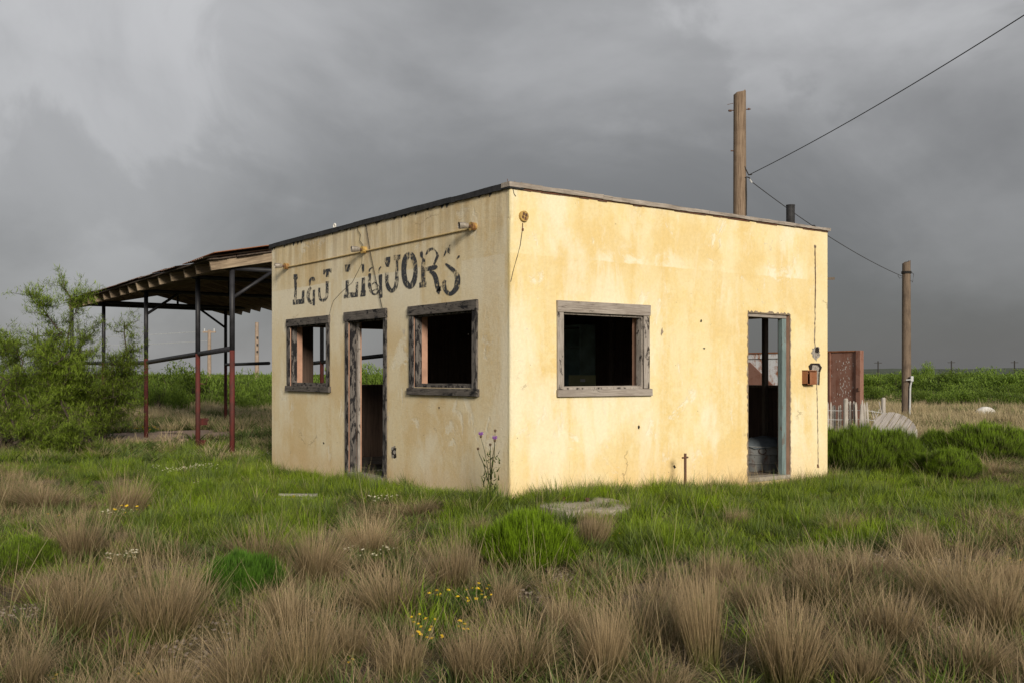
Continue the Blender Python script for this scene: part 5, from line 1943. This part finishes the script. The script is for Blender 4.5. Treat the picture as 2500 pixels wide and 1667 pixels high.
# ---- mesquite trees: guided stems, side branches, feathery leaves
def mesquite(name, base, targets, label, seedv, leaf_n=1.0, droop=.5, spread=.62):
    r_ = random.Random(seedv)
    o = empty(name, base, label, 'tree')
    m = MB()
    twigs = []

    def limb(a, b, r0, r1, wob, n=7):
        pts = [a]
        L = (b - a).length
        off = Vector((0, 0, 0))
        for i in range(1, n + 1):
            s = i / n
            off = off * .7 + Vector((r_.gauss(0, 1), r_.gauss(0, 1), r_.gauss(0, .6))) * wob * L / n
            pts.append(a.lerp(b, s) + off * (1 if i < n else .4) + Vector((0, 0, .10 * L * math.sin(s * math.pi) * -.3)))
        m.tube(pts, [r0 + (r1 - r0) * (i / n) for i in range(n + 1)], 6 if r0 > .012 else 4, caps=False)
        return pts

    for tgt in targets:
        main = limb(base + Vector((r_.uniform(-.12, .12), r_.uniform(-.12, .12), -.1)), tgt, r_.uniform(.034, .05), .010, .55, 9)
        H = (tgt - base).length
        for j in range(int(19 * H / 2.2)):
            s = r_.uniform(.36, 1.0)
            i = min(int(s * 9), 8)
            a = main[i].lerp(main[i + 1], s * 9 - i)
            dr = Vector((r_.gauss(0, 1), r_.gauss(0, 1), r_.gauss(.35, .55))).normalized()
            L1 = r_.uniform(.35, .85) * spread * (1.25 - .5 * s) * min(1.2, H / 2.4)
            br = limb(a, a + dr * L1, .010, .004, .5, 5)
            twigs.append(br)
            for k in range(5):
                q = br[r_.randint(1, 5)]
                d2 = (dr + Vector((r_.gauss(0, .8), r_.gauss(0, .8), r_.gauss(0, .6)))).normalized()
                twigs.append(limb(q, q + d2 * r_.uniform(.18, .48), .0036, .0018, .4, 4))
    m.build('trunk', M['bark'], o)
    # leaves: drooping pinnate fronds, a rachis with paired leaflets drawn as narrow blades
    starts, dirs = [], []
    for tw in twigs:
        L = sum((tw[i + 1] - tw[i]).length for i in range(len(tw) - 1))
        for k in range(int(22 * leaf_n * L / .3)):
            i = r_.randint(0, len(tw) - 2)
            starts.append(tw[i].lerp(tw[i + 1], r_.random()) + Vector((r_.gauss(0, .03), r_.gauss(0, .03), r_.gauss(-.015, .03))))
    n_ = len(starts)
    rg = np.random.default_rng(seedv)
    S = np.array([tuple(p_) for p_ in starts]) - np.array(tuple(base))
    # each frond start gives 4 leaflets
    az = rg.uniform(0, 2 * np.pi, n_)
    el = rg.uniform(.5, 1.9, n_)
    Lf = rg.uniform(.04, .09, n_)
    dirf = np.stack([np.sin(el) * np.cos(az), np.sin(el) * np.sin(az), np.cos(el)], 1)
    allv, allq, allt, allr = [], [], [], []
    off = 0
    for j in range(3):
        b0 = S + dirf * (Lf * (j / 3.0))[:, None]
        v, q, t_, rr = blades(n_, b0, az + rg.normal(0, .6, n_), el + rg.normal(0, .35, n_), rg.uniform(0, droop, n_), rg.uniform(.05, .11, n_), np.full(n_, .0092) * rg.uniform(.7, 1.3, n_), 2, 0)
        allv.append(v); allq.append(q + off); allt.append(t_); allr.append(rr)
        off += len(v)
    c_ = mesh_obj('crown', fast_mesh('crown', np.concatenate(allv), np.concatenate(allq), M['mesquite'], {'t': np.concatenate(allt), 'r': np.concatenate(allr)}), o)
    return o


b = ground(140, 1095); d0 = depth_of(1095)
mesquite('mesquite_tree', b, [at(140, 712, d0 + .2), at(60, 745, d0 - .5), at(160, 800, d0 - .2), at(95, 800, d0 + .5), at(15, 840, d0 + .2), at(180, 860, d0 - .7), at(120, 880, d0 - .6), at(70, 860, d0 - .8)],
         'tall feathery green mesquite tree with several thin leaning stems', 5, .78)
b = ground(236, 1090); d0 = depth_of(1090)
mesquite('mesquite_tree', b, [at(300, 795, d0 + .3), at(330, 860, d0), at(245, 810, d0 - .2), at(200, 850, d0 + .2), at(270, 870, d0 - .4), at(300, 900, d0 - .2), at(240, 960, d0 - .5)],
         'slender mesquite tree growing against the end of the pipe canopy', 9, .70)
b = ground(20, 1110); d0 = depth_of(1110)
mesquite('mesquite_tree', b, [at(10, 820, d0), at(-60, 850, d0), at(50, 870, d0 + .4), at(-20, 920, d0 - .5), at(60, 960, d0 - .3), at(-70, 960, d0)],
         'bushy mesquite tree spreading low beside the tall one', 14, .7)
b = ground(150, 1118); d0 = depth_of(1118)
mesquite('mesquite_bush', b, [at(120, 1030, d0), at(180, 1020, d0), at(215, 1045, d0), at(80, 1035, d0), at(150, 1040, d0 - .3)],
         'low yellowish green mesquite bush at the foot of the tall tree', 21, 1.1, spread=.4)


# ---- scrub belt: bushes behind the store
def scrub_mesh(name, seedv, n=5200):
    rg = np.random.default_rng(seedv)
    nc = 17
    a = rg.uniform(0, 2 * np.pi, nc)
    rr = np.sqrt(rg.random(nc))
    cz = rg.uniform(.18, .82, nc) * (1.05 - .45 * rr ** 2)
    c = np.stack([rr * np.cos(a) * .85, rr * np.sin(a) * .85, cz], 1)
    cr = rg.uniform(.18, .36, nc)
    k = rg.integers(0, nc, n)
    dv = rg.normal(0, 1, (n, 3))
    dv /= np.linalg.norm(dv, axis=1)[:, None]
    P = c[k] + dv * (cr[k] * rg.random(n) ** .4)[:, None] * np.array([1, 1, .8])
    P[:, 2] = np.maximum(P[:, 2], .03)
    v, q, t_, r2 = blades(n, P, rg.uniform(0, 6.28, n), rg.uniform(.1, 1.9, n), rg.uniform(0, .5, n), rg.uniform(.05, .11, n), np.full(n, .022), 2)
    bright = np.repeat(rg.random(nc)[k], 6) * .5 + r2 * .5
    me = fast_mesh(name, v, q, M['scrub'], {'t': t_, 'r': bright})
    nb_ = 18
    ab = rg.uniform(0, 2 * np.pi, nb_)
    vb, qb, tb, rb = blades(nb_, np.zeros((nb_, 3)), ab, rg.uniform(.1, .9, nb_), rg.uniform(-.2, .3, nb_), rg.uniform(.5, .9, nb_), np.full(nb_, .03), 3, .15)
    wo = fast_mesh(name + '_wood', vb, qb, M['bark'])
    return me, wo


scrubs = [scrub_mesh('scrub%d' % i, 40 + i) for i in range(5)]
SL_L = 'rounded green mesquite shrub in the scrub belt behind the pipe canopy'
SL_R = 'rounded green mesquite shrub in the scrub belt beyond the picket fence'


def bush(px, d, wd, h, left):
    p_ = at(px, HY, d)
    o = empty('mesquite_shrub', (p_.x, p_.y, gz(p_.x, p_.y) if d < 55 else 0), SL_L if left else SL_R, 'shrub', 'scrub belt on the left' if left else 'scrub belt on the right')
    o.scale = (wd / 2, wd / 2, h)
    o.rotation_euler = (0, 0, random.uniform(0, 6.28))
    for nm, me in zip(('foliage', 'branches'), random.choice(scrubs)):
        c_ = bpy.data.objects.new(nm, me)
        col.objects.link(c_)
        c_.parent = o


# left: a few tall ones first, then the belt
for px, d, wd, h in ((330, 40, 4.2, 1.9), (420, 41, 4.5, 2.0), (270, 42, 4, 1.9), (190, 40, 4, 1.8), (100, 39, 4, 1.7), (20, 38, 4, 1.8), (390, 37, 2.2, 1.9), (470, 44, 4, 1.7), (600, 42, 4.0, 1.95), (560, 46, 4, 1.6), (655, 40, 3.0, 1.75), (520, 40, 2.2, 1.4), (630, 37, 1.6, 1.2),
                     (700, 42, 4, 1.8), (760, 42, 4, 1.8), (820, 39, 4, 1.9), (890, 38, 3.4, 2.0), (940, 40, 4, 1.9), (1000, 42, 4, 1.8)):
    bush(px, d, wd, h, True)
for k in range(92):
    d = random.uniform(46, 120)
    bush(random.uniform(-420, 1000), d, random.uniform(2.6, 5), random.uniform(1.1, 1.55) * (1.0 if d > 60 else 1.08), True)
for px, d, wd, h in ((2250, 66, 3.0, 2.35), (2130, 58, 4, 1.6), (2180, 56, 5, 1.7), (2290, 57, 5, 1.8), (2370, 54, 5, 1.75), (2440, 52, 5, 1.9), (2500, 52, 5, 1.9), (2330, 48, 4, 1.2), (2400, 47, 4, 1.25), (2265, 50, 3.4, 1.0), (2150, 52, 3.0, 1.0), (2470, 46, 3.4, 1.1), (2420, 62, 4, 1.9), (2230, 43, 2.2, .9), (2350, 42, 2.8, 1.0), (2480, 41, 3.2, 1.3), (2300, 45, 2.6, 1.1), (2440, 43, 2.4, .9), (2110, 48, 2.6, 1.2)):
    bush(px, d, wd, h, False)
for k in range(74):
    d = random.uniform(58, 150)
    bush(random.uniform(1780, 2850), d, random.uniform(3, 6.5), random.uniform(.95, 1.7), False)
# the rest of the plain
fs = []
for k in range(8000):
    Z = math.sqrt(random.uniform(110 ** 2, 900 ** 2))
    X = random.uniform(-.95, .95) * Z
    x, y = cam_xy(X, Z)
    wd = random.uniform(3, 6) * (1 if Z < 300 else 1.8)
    fs.append((x, y, 0, wd / 2, wd / 2, random.uniform(1.0, 1.6)))
me_far = [proto('f', scrub_mesh('farscrub%d' % i, 60 + i, 1500)[0]) for i in range(3)]
scatter('far_scrub', 'distant green scrub covering the plain to the horizon', 'scrub', me_far, *pack(fs), tilt=.0)
